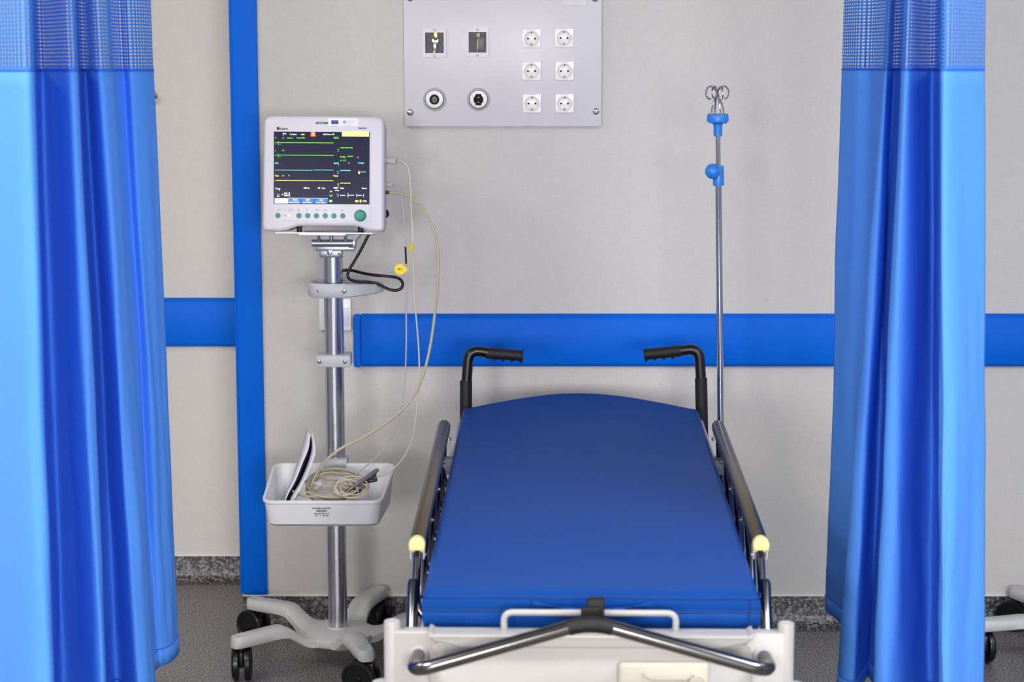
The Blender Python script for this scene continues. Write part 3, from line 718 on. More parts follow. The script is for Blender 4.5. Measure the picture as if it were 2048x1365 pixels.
b = NB(); text(b, 'CE....', .0062, T(q.x, q.y-.0011, q.z), 'CENTER', .0002); obj('tag_print', b, 'ink', tg_)

t, o = cable('pressure_hose', [(779, 385.5, 5.69), (800, 387, 5.685), (820, 394, 5.68), (840, 411, 5.67), (858, 438, 5.66), (871, 474, 5.65), (876, 515, 5.645), (875, 570, 5.64), (870, 625, 5.64), (861, 690, 5.635), (849, 742, 5.63), (834, 779, 5.62), (812, 812, 5.61), (783, 838, 5.60), (752, 860, 5.59), (722, 878, 5.585), (688, 894, 5.58), (662, 912, 5.575), (643, 931, 5.57), (631, 952, 5.565), (622, 972, 5.56)], .0037, 'cable_hose', 'thick beige pressure hose looping from the monitor into the tray', 'hose')
b = NB(); A = at(766, 385, 5.70)-o; B = at(782, 385.5, 5.69)-o; d = B-A
tube(b, [A, A+d*.4, A+d*.42, A+d*.62, A+d*.64, B], [.0040, .0040, .0052, .0052, .0042, .0040], 16); obj('metal_fitting', b, 'brass', t)

t, o = cable('power_cord', [(740, 466, 5.76), (733, 478, 5.76), (722, 500, 5.76), (708, 524, 5.76), (698, 541, 5.76), (695.5, 552, 5.76), (701, 560, 5.755), (716, 564, 5.75), (738, 565, 5.745), (758, 570, 5.74), (778, 579, 5.735), (793, 581, 5.735), (803, 576, 5.735), (805, 566, 5.74), (797, 557, 5.745), (778, 553, 5.75), (752, 551, 5.755), (727, 547, 5.775), (707, 542, 5.79), (690, 541, 5.80), (672, 545, 5.79)], .0040, 'black', 'black mains cord hanging in a loop below the monitor', 'cord')
b = NB(); tube(b, [p-o for p in spline([at(760, 440, 5.755), at(770, 435, 5.757), at(775, 431, 5.76), at(775.5, 426, 5.765), at(771, 421, 5.77), at(762, 421, 5.77)], 6)], .0036, 10); obj('socket_bend', b, 'black', t)

# ---- things lying in the tray
bk = at(598, 930, 5.54)
t = thing('booklet', 'folded white booklet standing in the grey tray', 'booklet', bk)
ca = [(613, 858, 5.63), (605, 890, 5.62), (595, 925, 5.61), (584, 958, 5.60), (572, 990, 5.59), (567, 1010, 5.59)]
cb = [(621, 872, 5.57), (617, 898, 5.56), (606, 925, 5.55), (591, 962, 5.54), (576, 990, 5.53), (569, 1010, 5.53)]
cc = [(622, 880, 5.60), (620, 904, 5.58), (610, 936, 5.57), (597, 966, 5.56), (581, 992, 5.55), (574, 1010, 5.55)]
cd = [(624, 866, 5.53), (630.5, 899, 5.52), (626, 921, 5.51), (609, 962, 5.50), (592, 992, 5.49), (583, 1010, 5.49)]
def ribbon(nm, c1, c2, mat, parent, k0=0, k1=1, s0=0.0, s1=1.0, off=0):
    A = spline([at(*q) for q in c1], 6); B = spline([at(*q) for q in c2], 6)
    n0, n1 = int(k0*(len(A)-1)), int(k1*(len(A)-1)); b = NB(); prev = None
    for i in range(n0, n1+1):
        a_, b_ = A[i].lerp(B[i], s0)-bk, A[i].lerp(B[i], s1)-bk; m_ = (a_+b_)/2
        cur = [b.verts.new(q+Vector((0, -off, 0))) for q in (a_, m_, b_)]
        if prev: b.faces.new((prev[0], prev[1], cur[1], cur[0])); b.faces.new((prev[1], prev[2], cur[2], cur[1]))
        prev = cur
    o_ = obj(nm, b, mat, parent); sm = o_.modifiers.new('thickness', 'SOLIDIFY'); sm.thickness = .0009; sm.offset = 1; return o_
ribbon('page', ca, cb, 'paper', t); ribbon('dark_cover', cb, cc, 'paper_dark', t); ribbon('page', cc, cd, 'paper', t)
ribbon('red_print', ca, cb, 'paper_red', t, .12, .42, .55, .8, .0012)

def coil(name, c, turns, rx, ry, r, mat, label, tilt=0, lift=.004, seed=1, cat='cable', jit=.12):
    rnd = random.Random(seed); t = thing(name, label, cat, c); pts = []; n = turns*16
    ph = [rnd.uniform(0, 6.28) for _ in range(4)]
    for i in range(n+1):
        a = 2*math.pi*i/16; k = i/16
        e = 1+jit*math.sin(a*.37+ph[0])+jit*.6*math.sin(a*.71+ph[1])
        ox = .012*math.sin(k*2.1+ph[2]); oy = .008*math.sin(k*1.7+ph[3])
        pts.append(Vector((rx*e*math.cos(a)+ox, ry*e*math.sin(a)+oy, lift*k+tilt*ry*e*math.sin(a)+.004*math.sin(a*.5+ph[1]))))
    b = NB(); tube(b, spline(pts, 3), r, 8); obj('loops', b, mat, t, angle=60); return t
tb = .445
c1 = at(668, 975, 5.575); t = coil('coiled_hose', c1, 5, .066, .050, .0036, 'cable_hose', 'thick beige hose coiled up at the back of the tray', .50, .0030, 3, 'hose')
b = NB(); q = at(640, 968, 5.54)-c1; lathe(b, [(.009, -.008), (.0098, -.007), (.0098, .007), (.009, .008)], T(*q) @ Matrix.Rotation(R(62), 4, 'Y') @ Matrix.Rotation(R(20), 4, 'X'), 16); obj('tie_band', b, 'tie', t)
c2 = at(702, 982, 5.522); coil('coiled_sensor_lead', c2, 6, .036, .027, .0020, 'cable', 'thin cream lead coiled in tight rings at the front of the tray', .62, .0022, 5)
c6 = at(655, 985, 5.545); coil('loose_hose', c6, 3, .058, .034, .0030, 'cable_hose', 'loose beige hose lying in open loops under the coiled hose', .35, .0035, 11, 'hose', .3)
c3 = at(612, 990, 5.52); t = thing('loose_lead', 'short cream lead curving over the bottom of the tray', 'cable', c3)
b = NB(); tube(b, [p-c3 for p in spline([at(590, 998, 5.53), at(597, 990, 5.53), at(606, 984, 5.53), at(618, 986, 5.525), (at(628, 996, 5.52)), at(633, 1010, 5.51)], 8)], .0021, 8); obj('lead', b, 'cable', t)
c4 = at(707, 974, 5.505); t = thing('grey_probe', 'slim dark grey probe with a brass tip resting on the coiled leads', 'probe', c4)
b = NB(); A = Vector((0, 0, 0)); B = at(757, 939, 5.535)-c4; d = B-A
tube(b, [A, A+d*.03, A+d*.3, A+d*.9, A+d*.97, B], [.0035, .0045, .0058, .0060, .0050, .002], 14); obj('shaft', b, 'probe', t)
b = NB(); d2 = -d.normalized(); tube(b, [A, A+d2*.004, A+d2*.0045, A+d2*.009, A+d2*.0095, A+d2*.018], [.0034, .0034, .0048, .0048, .0034, .0030], 12); obj('brass_tip', b, 'brass', t)
for (px, py, Y, w_, h_, lb, sd) in ((706, 986, 5.545, .042, .022, 'dark teal sensor clip lying inside the cream rings', 2), (741, 962, 5.57, .036, .020, 'dark teal sensor clip behind the grey probe', 4)):
    c5 = at(px, py, Y); t = thing('sensor_clip', lb, 'sensor clip', c5)
    b = NB(); box(b, (0, 0, 0), (w_, .018, h_*.45), .0025, Matrix.Rotation(R(-12), 4, 'Y')); obj('lower_jaw', b, 'teal_dark', t)
    b = NB(); box(b, (0, 0, h_*.5), (w_*.9, .017, h_*.4), .0025, Matrix.Rotation(R(-24), 4, 'Y')); obj('upper_jaw', b, 'teal_dark', t)

# ------------------------------------------------------------------ stretcher
BX, BY, BROT = .1433, 3.86, -math.atan(.0197)
BM = T(BX, BY, 0) @ Matrix.Rotation(BROT, 4, 'Z'); BI = BM.inverted()
def bl(px, py, Y): return BI @ at(px, py, Y)
bed = thing('stretcher', 'white and chrome hospital stretcher on castors with folding side rails', 'stretcher', (BX, BY, 0), BROT)
ZM = .72
# deck, frame and chassis
b = NB(); box(b, (0, .93, .630), (.585, 1.84, .018), .004); obj('deck', b, 'bed_white', bed)
for s in (-1, 1):
    b = NB(); box(b, (s*.303, .90, .612), (.026, 1.92, .046), .006); obj('side_beam', b, 'bed_white', bed)
for y in (.25, 1.55): b = NB(); cyl(b, (0, y, .20), (0, y, .62), .045, 24); obj('lift_column', b, 'bed_white', bed)
b = NB(); box(b, (0, .90, .185), (.40, 1.75, .07), .02); obj('chassis', b, 'bed_white', bed)
for sx in (-1, 1):
    for y in (.06, 1.74):
        b = NB(); cyl(b, (sx*.26, y, .09), (sx*.26, y, .185), .018, 14); box(b, (sx*.26, y, .13), (.05, .09, .07), .012); cyl(b, (sx*.18, y, .18), (sx*.27, y, .18), .02, 12); cs = obj('castor', b, 'grey_plastic', bed)
        b = NB(); lathe(b, [(.06, -.014), (.074, -.012), (.075, 0), (.074, .012), (.06, .014)], T(sx*.26, y+.02, .075) @ Matrix.Rotation(R(90), 4, 'Y'), 32); obj('wheel', b, 'black', cs)
# cross bars that stick out beside the mattress
for y in (1.36,):
    for s in (-1, 1):
        b = NB(); box(b, (s*.322, y, .655), (.055, .035, .04), .004); obj('cross_bar', b, 'probe', bed)
# pale head-end side plates
for s in (-1, 1):
    b = NB(); box(b, (s*.318, 1.62, .650), (.012, .46, .05), .003); obj('side_plate', b, 'panel_white', bed)
    b = NB(); cyl(b, (s*.322, 1.44, .668), (s*.306, 1.44, .668), .006, 10); obj('side_bolt', b, 'chrome_dull', bed)
# foot board
YB = 3.80
a = bl(767, 1262, YB); c = bl(1588, 1262, YB); HX = (c.x-a.x)/2; XM = (a.x+c.x)/2; ZT = a.z; yb_ = a.y
print('footboard', HX, XM, ZT, yb_)
fb = NB(); prism(fb, rrect(XM-HX+.010, XM+HX-.010, .30, ZT, .004, 3), yb_-.004, yb_+.026, None, bev=.003); foot = obj('foot_board', fb, 'bed_white', bed)
for s in (-1, 1):
    b = NB(); lathe(b, [(.0148, .30), (.0148, ZT+.012), (.0138, ZT+.0155), (.011, ZT+.0165), (.009, ZT+.0150), (.004, ZT+.0145)], T(XM+s*(HX-.0148), yb_+.010, 0), 28); obj('corner_post', b, 'bed_white', foot)
la, lc = bl(855, 1262, YB-.03).x, bl(1508, 1262, YB-.03).x
zl0, zl1 = bl(1180, 1296, YB-.03).z, ZT+.001
lip = []
lip = [(la, zl1), (la+.004, zl1-.006), (la+.010, zl1-.012), (la+.035, zl0+.006), (la+.06, zl0), (lc-.06, zl0), (lc-.035, zl0+.006), (lc-.010, zl1-.012), (lc-.004, zl1-.006), (lc, zl1)]
b = NB(); prism(b, lip, yb_-.030, yb_+.004, None, bev=.004, seg=3); obj('front_lip', b, 'bed_white', foot)
b = NB(); prism(b, rrect(XM-.285, XM+.292, .30, ZT-.012, .03), yb_-.010, yb_, None, bev=.005); obj('lower_panel', b, 'bed_white', foot)
for s, px in ((-1, 866), (1, 1497)):
    b = NB(); x = bl(px, 1262, YB).x; prism(b, [(-.010*s, ZT-.004), (.008*s, ZT-.004), (.006*s, ZT+.006), (.002*s, ZT+.006)] , yb_-.028, yb_+.02, T(x, 0, 0)); obj('corner_tab', b, 'bed_white', foot)
# crank box on the foot board
x0, x1 = bl(1236, 1330, 3.77).x, bl(1418, 1330, 3.77).x; z1 = bl(1300, 1326, 3.77).z
b = NB(); prism(b, rrect(x0, x1, .45, z1, .008), yb_-.028, yb_-.005, None, bev=.006, seg=3); cb_ = obj('control_box', b, 'cream', foot)
b = NB(); xa, xb = bl(1285, 1330, 3.77).x, bl(1385, 1330, 3.77).x
za = bl(1300, 1356, 3.765).z
b = NB(); tube(b, fillet([(xa, yb_-.030, za+.010), (xa+.012, yb_-.031, za), (xb-.01, yb_-.031, za), (xb, yb_-.030, za+.010)], .008), .0035, 10); obj('release_lever', b, 'cream', cb_)
b = NB(); xk = bl(1391, 1364, 3.77).x; zk = bl(1391, 1364, 3.77).z; lathe(b, [(.0150, 0), (.0150, .008), (.0130, .012), (.004, .0125)], T(xk, yb_-.027, zk) @ TO_FRONT, 28); obj('dial', b, 'cream', cb_)
b = NB(); lathe(b, [(.004, 0), (.004, .004)], T(xk-.023, yb_-.028, zk-.002) @ TO_FRONT, 14); obj('lock_pin', b, 'chrome_dull', cb_)
# bumper discs at the foot corners
for s in (-1, 1):
    b = NB(); lathe(b, [(.012, -.010), (.024, -.009), (.027, -.004), (.027, .004), (.024, .009), (.008, .010)], T(XM+s*(HX-.002), yb_+.012, .562), 32); obj('bumper', b, 'base_grey', bed)
# white hoop
h0, h1 = bl(1009, 1262, YB), bl(1350, 1262, YB); zh = bl(1180, 1226, YB).z
b = NB(); tube(b, fillet([(h0.x, yb_+.006, ZT-.01), (h0.x-.002, yb_+.006, zh), (h1.x+.002, yb_+.006, zh), (h1.x, yb_+.006, ZT-.01)], .018), .0058, 14); obj('retainer_hoop', b, 'bed_white', foot)
# push bar of chrome tube
q = [bl(838, 1308, 3.80), bl(829, 1341, 3.715), bl(900, 1334, 3.705), bl(1040, 1296, 3.70), bl(1140, 1265, 3.70), bl(1185, 1258.5, 3.70), bl(1230, 1264, 3.70), bl(1350, 1296, 3.70), bl(1470, 1332, 3.705), bl(1535, 1341, 3.715), bl(1523, 1306, 3.80)]
path = fillet([q[0], q[1]], .01)
pp = fillet([q[0], q[1], q[3].lerp(q[5], 0)+Vector((0, 0, 0)), q[5]], .035, 8)
left = [q[0]] + fillet([q[0], bl(823, 1345, 3.705), bl(1184, 1243, 3.70)], .045, 10)[1:-1]
right = fillet([bl(1186, 1243, 3.70), bl(1543, 1346, 3.705), q[10]], .045, 10)[1:]
allp = left + [bl(1130, 1262, 3.70), bl(1160, 1256, 3.70), bl(1185, 1254.5, 3.70), bl(1210, 1256, 3.70), bl(1240, 1262, 3.70)] + right
left_s = fillet([q[0], bl(823, 1345, 3.705), bl(1181, 1244, 3.70), bl(1545, 1346, 3.705), q[10]], .04, 10)
b = NB(); tube(b, left_s, .0128, 20); obj('push_bar', b, 'chrome_dim_refl', bed)
mid = [p for p in left_s if abs(p.x-bl(1181, 1250, 3.70).x) < .045]
b = NB(); tube(b, mid, .0140, 20); obj('bar_sleeve', b, 'rubber', bed)
for p_, px in ((q[0], 838), (q[10], 1523)):
    b = NB(); lathe(b, [(.017, 0), (.017, .004), (.013, .006)], T(p_.x, yb_-.003, p_.z) @ TO_FRONT, 24); obj('bar_socket', b, 'grey_plastic', foot)
# black strap holding the mattress to the hoop
s0, s1 = bl(1168, 1250, 3.79), bl(1208, 1203, 3.79)
b = NB(); box(b, ((s0.x+s1.x)/2+.003, yb_+.004, (s0.z+s1.z)/2+.004), (s1.x-s0.x-.004, .024, s1.z-s0.z), .004); strap = obj('strap', b, 'rubber', bed)
b = NB(); s2 = bl(1162, 1246, 3.77); s3 = bl(1199, 1218, 3.77); box(b, ((s2.x+s3.x)/2, yb_-.012, (s2.z+s3.z)/2), (s3.x-s2.x, .012, s3.z-s2.z), .003); obj('strap_loop', b, 'rubber', strap)
# side rails
for s in (-1, 1):
    if s < 0: fr_, bk_ = bl(834, 1084, 4.159), bl(888, 851, 5.30)
    else: fr_, bk_ = bl(1522, 1081, 4.159), bl(1437, 846, 5.30)
    xr = (abs(fr_.x)+abs(bk_.x))/2*s; xr = s*.336; zr = .738
    fr_ = Vector((fr_.x, fr_.y, zr)); bk_ = Vector((bk_.x, bk_.y, zr)); print('rail', s, fr_, bk_)
    d = bk_-fr_; L = d.length; ang = math.atan2(-d.x, d.y)
    ra = bpy.data.objects.new('side_rail', None)
    mt = Matrix.Rotation(ang, 4, 'Z')
    def W(x, y, z): return fr_ + d.normalized()*y + Vector((x, 0, z))
    # D-shaped top bar
    dsh = [(-.0145, -.012)] + [(.0155*math.cos(R(180-180*k/14)), -.002+.0155*math.sin(R(180-180*k/14))) for k in range(15)] + [(.0145, -.012)]
    b = NB(); prism(b, dsh, .012, L, T(*fr_) @ mt, bev=.002); rail = obj('side_rail', b, 'rail_gold', bed)
    b = NB(); prism(b, [(x*1.04, z*1.06) for x, z in dsh], -.012, .014, T(*fr_) @ mt, bev=.004, seg=3); tag(obj('end_cap', b, 'yellow_cap', rail), 'pale yellow end cap')
    b = NB(); prism(b, [(x*1.0, z*1.0) for x, z in dsh], L, L+.012, T(*fr_) @ mt, bev=.004, seg=3); obj('rear_cap', b, 'rail_gold', rail)
    ys = [.02, .30, .58, .86, 1.12]
    for k, y in enumerate(ys):
        b = NB()
        for q_ in (-1, 1): p = W(q_*.0125, y, -.022); box(b, p, (.002, .026, .024), .0006)
        p = W(0, y, -.016); box(b, p, (.023, .018, .012), .003); br = obj('rail_bracket', b, 'plastic_white' if k in (0, 4) else 'chrome_dull', rail)
        b = NB(); p = W(-s*.013, y, -.028); lathe(b, [(.0042, 0), (.0042, .004), (.002, .005)], T(*p) @ Matrix.Rotation(R(90)*(-s), 4, 'Y'), 12); obj('pivot_bolt', b, 'chrome_dull', rail)
        top = W(0, y, -.018); mid_ = W(0, y-.05, -.075); low = W(0, y-.11, -.150); end = W(-s*.05, y-.13, -.172)
        b = NB(); tube(b, [top, mid_], .0085, 14); 
        b2 = fillet([mid_, W(-s*.002, y-.075, -.115), W(-s*.03, y-.10, -.140), end], .03, 6)
        tube(b, b2, .0075, 12)
        obj('strut', b, 'chrome_dim_refl', rail)
        if k == 0:
            b = NB(); tube(b, [W(s*.006, y-.048, -.066), W(s*.006, y-.052, -.072), W(s*.006, y-.118, -.165), W(s*.006, y-.14, -.20)], [.009, .0115, .0115, .0115], 16); obj('lower_socket', b, 'chrome_dim_refl', rail)
        else:
            b = NB(); tube(b, [W(s*.002, y-.048, -.068), W(s*.002, y-.118, -.16)], .0095, 14); obj('lower_socket', b, 'chrome_dim_refl', rail)
    b = NB(); tube(b, [W(-s*.004, -.14, -.186), W(-s*.004, 1.06, -.176)], .012, 14); obj('lower_rail', b, 'chrome_dull', rail)
# head handles
for s, tl in ((-1, [(932, 850, 5.70), (932, 762, 5.71)]), (1, [(1404, 850, 5.70), (1402, 757, 5.71)])):
    A, B = bl(*tl[0]), bl(*tl[1]); dn = (A-B).normalized()
    b = NB(); tube(b, [A+dn*.08, B], .0162, 24); hs = obj('head_handle', b, 'rubber', bed)
    if s < 0: pts = [bl(933, 764, 5.71), bl(938, 700, 5.715), bl(985, 707, 5.72)]; g = [bl(972, 706.5, 5.72), bl(1046, 712, 5.72)]
    else: pts = [bl(1402, 760, 5.71), bl(1398, 697, 5.715), bl(1352, 703, 5.72)]; g = [bl(1362, 702, 5.72), bl(1288, 709.5, 5.72)]
    b = NB(); tube(b, fillet(pts, .042, 10), .0138, 20); obj('bent_tube', b, 'black', hs)
    d = g[1]-g[0]; b = NB(); tube(b, [g[0], g[0]+d*.02, g[0]+d*.96, g[0]+d*.97, g[1]], [.0145, .0152, .0148, .0165, .0160], 20)
    obj('grip', b, 'rubber', hs)
    for k in (.22, .46, .70, .94):
        b = NB(); p = g[0]+d*k + Vector((0, 0, -.013)); lathe(b, [(.001, -.0045), (.006, -.003), (.0068, 0), (.006, .003), (.001, .0045)], T(*p) @ Matrix.Rotation(R(90), 4, 'Y'), 14); obj('finger_ridge', b, 'rubber', hs)

# ------------------------------------------------------------------ mattress
mat_t = thing('mattress', 'navy blue vinyl mattress lying on the stretcher', 'mattress', (BX, BY, .639), BROT)
HW = .3065
def yend(u):
    x = abs(u)
    if x < .42: return 1.985-.055*(x/.42)**2
    if x < .93: return 1.930-.155*((x-.42)/.51)**1.08
    return 1.775-.03*((x-.93)/.07)**2
NU, NV = 48, 90
b = NB(); top = []
def prof_u():
    us = []
    for i in range(NU+1):
        t_ = -1+2*i/NU; us.append(math.copysign(1-(1-abs(t_))**1.25, t_))
    return us
US = prof_u()
TH = ZM-.639
for j in range(NV+1):
    v = j/NV; v = 1-(1-v)**1.1; row = []
    for u in US:
        x = HW*u; y = v*yend(u)
        e = min(HW-abs(x), y, (yend(u)-y)); rr = .010
        z = TH - (rr - math.sqrt(max(0, rr*rr-(rr-min(e, rr))**2)))
        n_ = noise.noise(Vector((x*5, y*4, 1.3)))*.0022
        fold = -.0035*math.exp(-((y-1.30-.10*(x+.2))/.012)**2)*max(0, min(1, (-x-.0)/.2)) -.002*math.exp(-((y-1.22+.05*x)/.01)**2)*max(0, min(1, (-x-.05)/.2))
        row.append(b.verts.new((x, y, z+n_*min(1, e/.03)+fold)))
    top.append(row)
for j in range(NV):
    for i in range(NU): b.faces.new((top[j][i], top[j][i+1], top[j+1][i+1], top[j+1][i]))
bd = [top[0][i] for i in range(NU+1)] + [top[j][NU] for j in range(1, NV+1)] + [top[NV][i] for i in range(NU-1, -1, -1)] + [top[j][0] for j in range(NV-1, 0, -1)]
cen = Vector((0, .95, 0)); prev = bd
levels = [(-.016, 0.001), (-.021, -.001), (-.026, .0015), (-.036, .001), (-.048, -.001), (-.060, -.004), (-.070, -.009), (-TH+.0105, -.014)]
for li, (dz, out_) in enumerate(levels):
    cur = []
    for k, v0 in enumerate(bd):
        p = v0.co; nx = 0; ny = 0
        if abs(abs(p.x)-HW) < 1e-4: nx = math.copysign(1, p.x)
        if p.y < 1e-4: ny = -1
        elif nx == 0: ny = 1
        wr = (noise.noise(Vector((p.x*9+3, p.y*7, dz*40)))*.006 + noise.noise(Vector((p.x*26, p.y*20, dz*60+8)))*.002)*min(1, max(0, (-dz-.022)/.02))
        cur.append(b.verts.new((p.x+nx*(out_+wr), p.y+ny*(out_+wr), TH-.010+dz)))
    m_ = len(bd)
    for k in range(m_): b.faces.new((prev[k], prev[(k+1) % m_], cur[(k+1) % m_], cur[k]))
    prev = cur
b.faces.new(prev)
obj('cover', b, 'navy', mat_t, angle=60)
for dz in (-.0035, -.031):
    b = NB(); pts = [(-HW-.001, .03, TH+dz), (-HW-.001, .004, TH+dz), (-HW+.006, -.001, TH+dz)] + [(x_, -.0012+.0008*math.sin(x_*31), TH+dz+.0006*math.sin(x_*23)) for x_ in [-.28+.04*k for k in range(15)]] + [(HW-.006, -.001, TH+dz), (HW+.001, .004, TH+dz), (HW+.001, .03, TH+dz)]
    tube(b, pts, .0011, 6); obj('piping', b, 'navy_seam', mat_t)
# corner of the cover folded over at the right of the foot end
b = NB(); tube(b, [(HW-.018, -.0012, TH-.006), (HW-.020, -.002, TH-.03), (HW-.018, -.001, TH-.065)], .0014, 6); obj('corner_seam', b, 'navy_seam', mat_t)
# cloth pulled forward over the hoop by the strap
b = NB(); rows = []; zb = .639
xs0 = bl(1187, 1240, 3.80).x
for i in range(21):
    u = -1+i/10; x = xs0+u*.115; k = (1-abs(u))**1.1
    zc_ = zh-zb + .0075 - .0095*k
    front = yb_+.0005+.004*(1-k)
    pts = [(x, .001, TH-.030), (x, -.014*k, TH-.036+.002*k), (x, (yb_+.012)*k, zc_+.004*k+(TH-.033-zc_)*(1-k)*.6), (x, (yb_+.012)*k-.011*k, zc_-.002-.007*k)]
    rows.append([b.verts.new(p) for p in pts])
for i in range(20):
    for j in range(3): b.faces.new((rows[i][j], rows[i+1][j], rows[i+1][j+1], rows[i][j+1]))
o = obj('strap_flap', b, 'navy', mat_t, angle=60); sm = o.modifiers.new('thickness', 'SOLIDIFY'); sm.thickness = .002

# ------------------------------------------------------------------ drip stand
YI = 5.45
i0, i1 = at(1443, 900, YI), at(1435.5, 236, YI)
iv = thing('drip_pole', 'slim chrome drip pole with blue head and four hooks', 'drip pole', i0)
ax = (i1-i0); axn = ax.normalized()
def ip(py, dx=0, dy=0):
    q = at(1024, py, YI).z; k = (q-i0.z)/ax.z; p = ax*k; return Vector((p.x+dx, p.y+dy, p.z))
KI = 5.5/FPX
b = NB(); tube(b, [ip(930)+Vector((0, 0, -.06)), ip(360)], .0082, 20); obj('lower_tube', b, 'chrome', iv)
b = NB(); tube(b, [ip(365), ip(262)], .0062, 18); obj('upper_tube', b, 'chrome', iv)
rot = Vector((0, 0, 1)).rotation_difference(axn).to_matrix().to_4x4()
b = NB(); h_ = (ip(332)-ip(372)).length; lathe(b, [(.0085, 0), (.0136, .0008), (.0140, .004), (.0136, h_-.003), (.012, h_), (.007, h_)], T(*ip(372)) @ rot, 28); cl = obj('height_clamp', b, 'iv_blue', iv)
b = NB(); kp = ip(342, -.0150, -.012); tube(b, [ip(345), kp], .009, 14); bmesh.ops.create_uvsphere(b, u_segments=24, v_segments=14, radius=.0192, matrix=T(*kp)); obj('ball_knob', b, 'iv_blue', cl)
b = NB(); h_ = (ip(228)-ip(273)).length
lathe(b, [(.0075, 0), (.0108, .001), (.0112, h_*.45), (.0125, h_*.55), (.022, h_*.62), (.0268, h_*.66), (.0275, h_*.72), (.0265, h_*.93), (.0245, h_), (.008, h_)], T(*ip(273)) @ rot, 32); hd = obj('head', b, 'iv_blue', iv)
for k in range(4):
    a = R(45+90*k); b = NB(); box(b, ip(237)+Vector((.0255*math.cos(a), .0255*math.sin(a), 0)), (.006, .007, .023), .002, Matrix.Rotation(a, 4, 'Z')); obj('head_rib', b, 'iv_blue', hd)
for k in range(4):
    a = R(20+90*k); dx_, dy_ = math.cos(a), math.sin(a)
    def hp(r, py): 
        q = ip(py); return Vector((q.x+dx_*r, q.y+dy_*r, q.z))
    pts = [hp(-.017, 236), hp(-.016, 222), hp(-.011, 206), hp(-.004, 192), hp(.004, 181), hp(.013, 174), hp(.022, 173), hp(.029, 179), hp(.031, 187), hp(.028, 194), hp(.022, 198), hp(.018, 197)]
    b = NB(); tube(b, spline(pts, 5), .0022, 10); obj('hook', b, 'chrome', iv)
b = NB(); bp_ = ip(905); lathe(b, [(.0083, -.004), (.013, -.003), (.013, .003), (.0083, .004)], T(*(bp_+Vector((0, 0, -.004)))), 20); obj('stop_ring', b, 'chrome_dull', iv)
pb = BI @ (i0 + ip(930)); b = NB(); box(b, ((.300+pb.x)/2, pb.y, .618), (pb.x-.300, .026, .022), .004); lathe(b, [(.0085, .585), (.0145, .586), (.0145, .644), (.0085, .645)], T(pb.x, pb.y, 0), 24); obj('pole_holder', b, 'bed_white', bed)
print('pole', pb, i0)

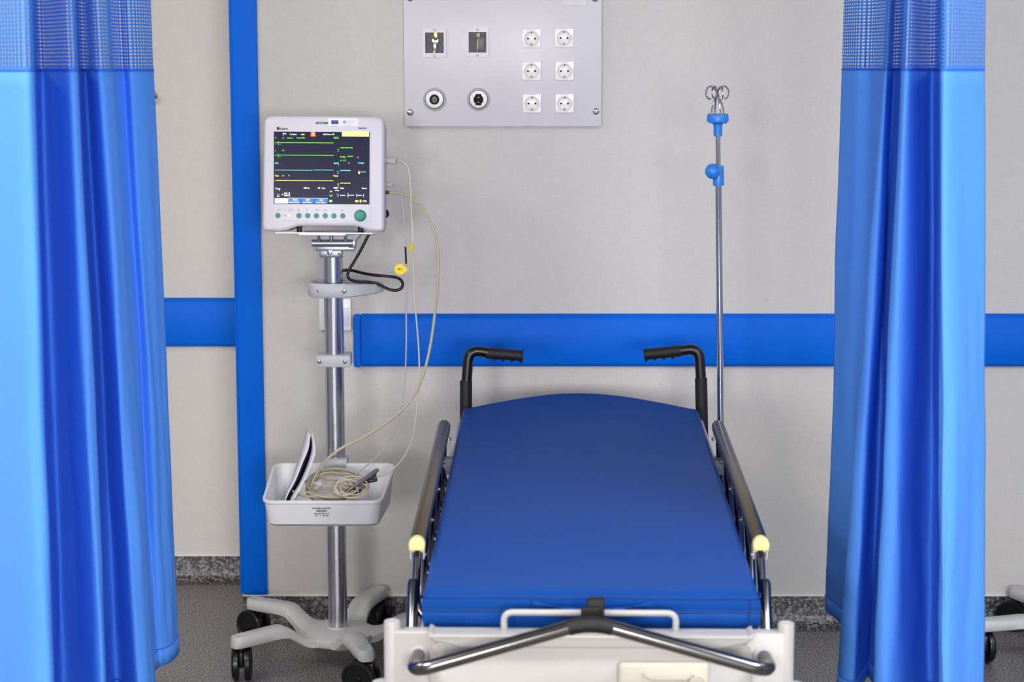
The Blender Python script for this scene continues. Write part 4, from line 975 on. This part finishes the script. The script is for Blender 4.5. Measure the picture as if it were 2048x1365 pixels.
# ------------------------------------------------------------------ curtains
def curtain(name, label, ctrl, zh_, seam_k, netlabel):
    tops = spline([at(c[0], 140, c[2]) for c in ctrl], 14); bots = spline([at(c[1], 1300, c[3]) for c in ctrl], 14)
    z_t = lambda p: CAM_H - seam_k*p.y
    n = len(tops)
    base = Vector((sum(p.x for p in bots)/n, sum(p.y for p in bots)/n, zh_))
    t = thing(name, label, 'curtain', base)
    rt = [(Vector((p.x, p.y, z_t(p))), Vector((q.x, q.y, zh_))) for p, q in zip(tops, bots)]
    def pt(i, k, off=0):                     # k 0 hem .. 1 seam .. >1 netting
        a_, b_ = rt[i]; p = b_.lerp(a_, k)
        if k <= 1:
            wv = .009*math.sin(math.pi*min(1, k*1.02))*noise.noise(Vector((i*.09, k*2.6, base.x))) + .0032*noise.noise(Vector((i*.16, k*11, base.y)))*(1-k)
            p = p + Vector((wv, -wv, 0))
        if off:
            j0, j1 = max(i-1, 0), min(i+1, n-1); tg = rt[j1][1]-rt[j0][1]; nr = Vector((tg.y, -tg.x, 0)).normalized(); p = p+nr*off
        return p-base
    NR = 44
    def sheet(k0, k1, m_, off=0):
        b = NB(); g = [[b.verts.new(pt(i, k0+(k1-k0)*j/m_, off)) for i in range(n)] for j in range(m_+1)]
        for j in range(m_):
            for i in range(n-1): b.faces.new((g[j][i], g[j][i+1], g[j+1][i+1], g[j+1][i]))
        return b
    def solid(o, th): sm = o.modifiers.new('thickness', 'SOLIDIFY'); sm.thickness = th; sm.offset = 0
    o = obj('cloth', sheet(.0, 1.0, NR), 'curtain', t, angle=80); solid(o, .0012)
    o = obj('hem', sheet(.0, .030, 2), 'curtain', t, angle=80); solid(o, .0042)
    o = obj('hem_stitching', sheet(.0292, .0312, 1), 'curtain_seam', t, angle=80); solid(o, .0046)
    o = obj('seam_band', sheet(.9968, 1.0018, 1), 'curtain_seam', t, angle=80); solid(o, .0022)
    # side hem at the near edge
    b = NB(); g = [[b.verts.new(pt(i, k/30)) for i in (0, 1, 2, 3, 4)] for k in range(31)]
    # netting with real openings
    ln = [0]
    for i in range(1, n): ln.append(ln[-1]+(rt[i][0]-rt[i-1][0]).length)
    def along(s_):
        lo = 0
        while lo < n-2 and ln[lo+1] < s_: lo += 1
        f = (s_-ln[lo])/max(1e-9, ln[lo+1]-ln[lo]); f = min(1, max(0, f))
        return rt[lo][0].lerp(rt[lo+1][0], f), rt[lo][1].lerp(rt[lo+1][1], f)
    b = NB(); pitch, sw = .0118, .0046; rows_p, rh = .0074, .0044; TOPZ = 2.60
    cols = int(ln[-1]/pitch)
    def npt(s_, z):
        a_, q = along(s_); k = (z-q.z)/(a_.z-q.z); kk = 1+(k-1)*.6; p = q.lerp(a_, kk); return Vector((p.x, p.y, z))-base
    zs0 = min(r_[0].z for r_ in rt)
    for c_ in range(cols+1):
        s0, s1 = c_*pitch, c_*pitch+sw
        a_, _ = along(s0); zb_ = a_.z
        v_ = [b.verts.new(npt(s0, zb_)), b.verts.new(npt(s1, zb_)), b.verts.new(npt(s1, TOPZ)), b.verts.new(npt(s0, TOPZ))]; b.faces.new(v_)
        if c_ < cols:
            r_ = 0; z = zb_+.004
            e0, e1 = s1, (c_+1)*pitch
            lo0, hi0 = npt(e0, zb_), npt(e0, TOPZ); lo1, hi1 = npt(e1, zb_), npt(e1, TOPZ); H_ = TOPZ-zb_
            while z < TOPZ-.01:
                k0, k1 = (z-zb_)/H_, (z+rh-zb_)/H_
                b.faces.new([b.verts.new(lo0.lerp(hi0, k0)), b.verts.new(lo1.lerp(hi1, k0)), b.verts.new(lo1.lerp(hi1, k1)), b.verts.new(lo0.lerp(hi0, k1))])
                z += rows_p
    o = obj('netting', b, 'curtain', t, angle=80); tag(o, netlabel, kind='stuff'); solid(o, .0009)
    # hanging track at the ceiling
    b = NB(); tk = [Vector((p.x, p.y, 0)) for p, _ in rt]; y0, y1 = min(p.y for p in tk)-.1, max(p.y for p in tk)+.1
    xs = sum(p.x for p in tk)/len(tk); box(b, (xs-base.x, (y0+y1)/2-base.y, TOPZ+.012-base.z), (.5, y1-y0, .024), .003); box(b, (xs-base.x, (y0+y1)/2-base.y, (TOPZ+CEIL)/2+.012-base.z), (.03, .03, CEIL-TOPZ-.024))
    obj('hanging_track', b, 'plastic_white', t)
    return t
curtain('curtain', 'gathered blue cubicle curtain at the left edge, beside the monitor', [
    (-120, -130, 4.22, 4.20), (-60, -60, 4.13, 4.09), (-10, 0, 4.06, 4.01), (44, 70, 3.99, 3.93), (67, 105, 4.02, 3.97), (62, 95, 4.18, 4.18), (80, 120, 4.38, 4.40), (106, 158, 4.34, 4.34),
    (136, 194, 4.24, 4.20), (155, 212, 4.27, 4.24), (150, 203, 4.42, 4.44), (170, 234, 4.58, 4.60), (195, 274, 4.45, 4.42), (220, 303, 4.49, 4.47), (226, 310, 4.57, 4.56), (222, 302, 4.67, 4.70), (244, 312, 4.76, 4.80),
    (262, 328, 4.74, 4.82), (288, 347, 4.78, 4.87), (307, 357, 4.84, 4.93)], .28, .0398, 'open blue mesh at the top of the curtain')
curtain('curtain', 'gathered blue cubicle curtain right of the stretcher', [
    (1969, 1975, 4.24, 4.20), (1932, 1936, 4.16, 4.11), (1898, 1904, 4.10, 4.05), (1881, 1887, 4.12, 4.08), (1887, 1895, 4.28, 4.28), (1868, 1866, 4.48, 4.52), (1846, 1828, 4.43, 4.42), (1820, 1786, 4.32, 4.29),
    (1804, 1748, 4.35, 4.32), (1810, 1757, 4.50, 4.50), (1790, 1738, 4.66, 4.68), (1774, 1710, 4.56, 4.53), (1766, 1676, 4.62, 4.58), (1772, 1684, 4.75, 4.77), (1746, 1698, 4.90, 4.98), (1714, 1676, 4.94, 5.10), (1684, 1648, 5.02, 5.20)], .30, .0395, 'open blue mesh at the top of the curtain')
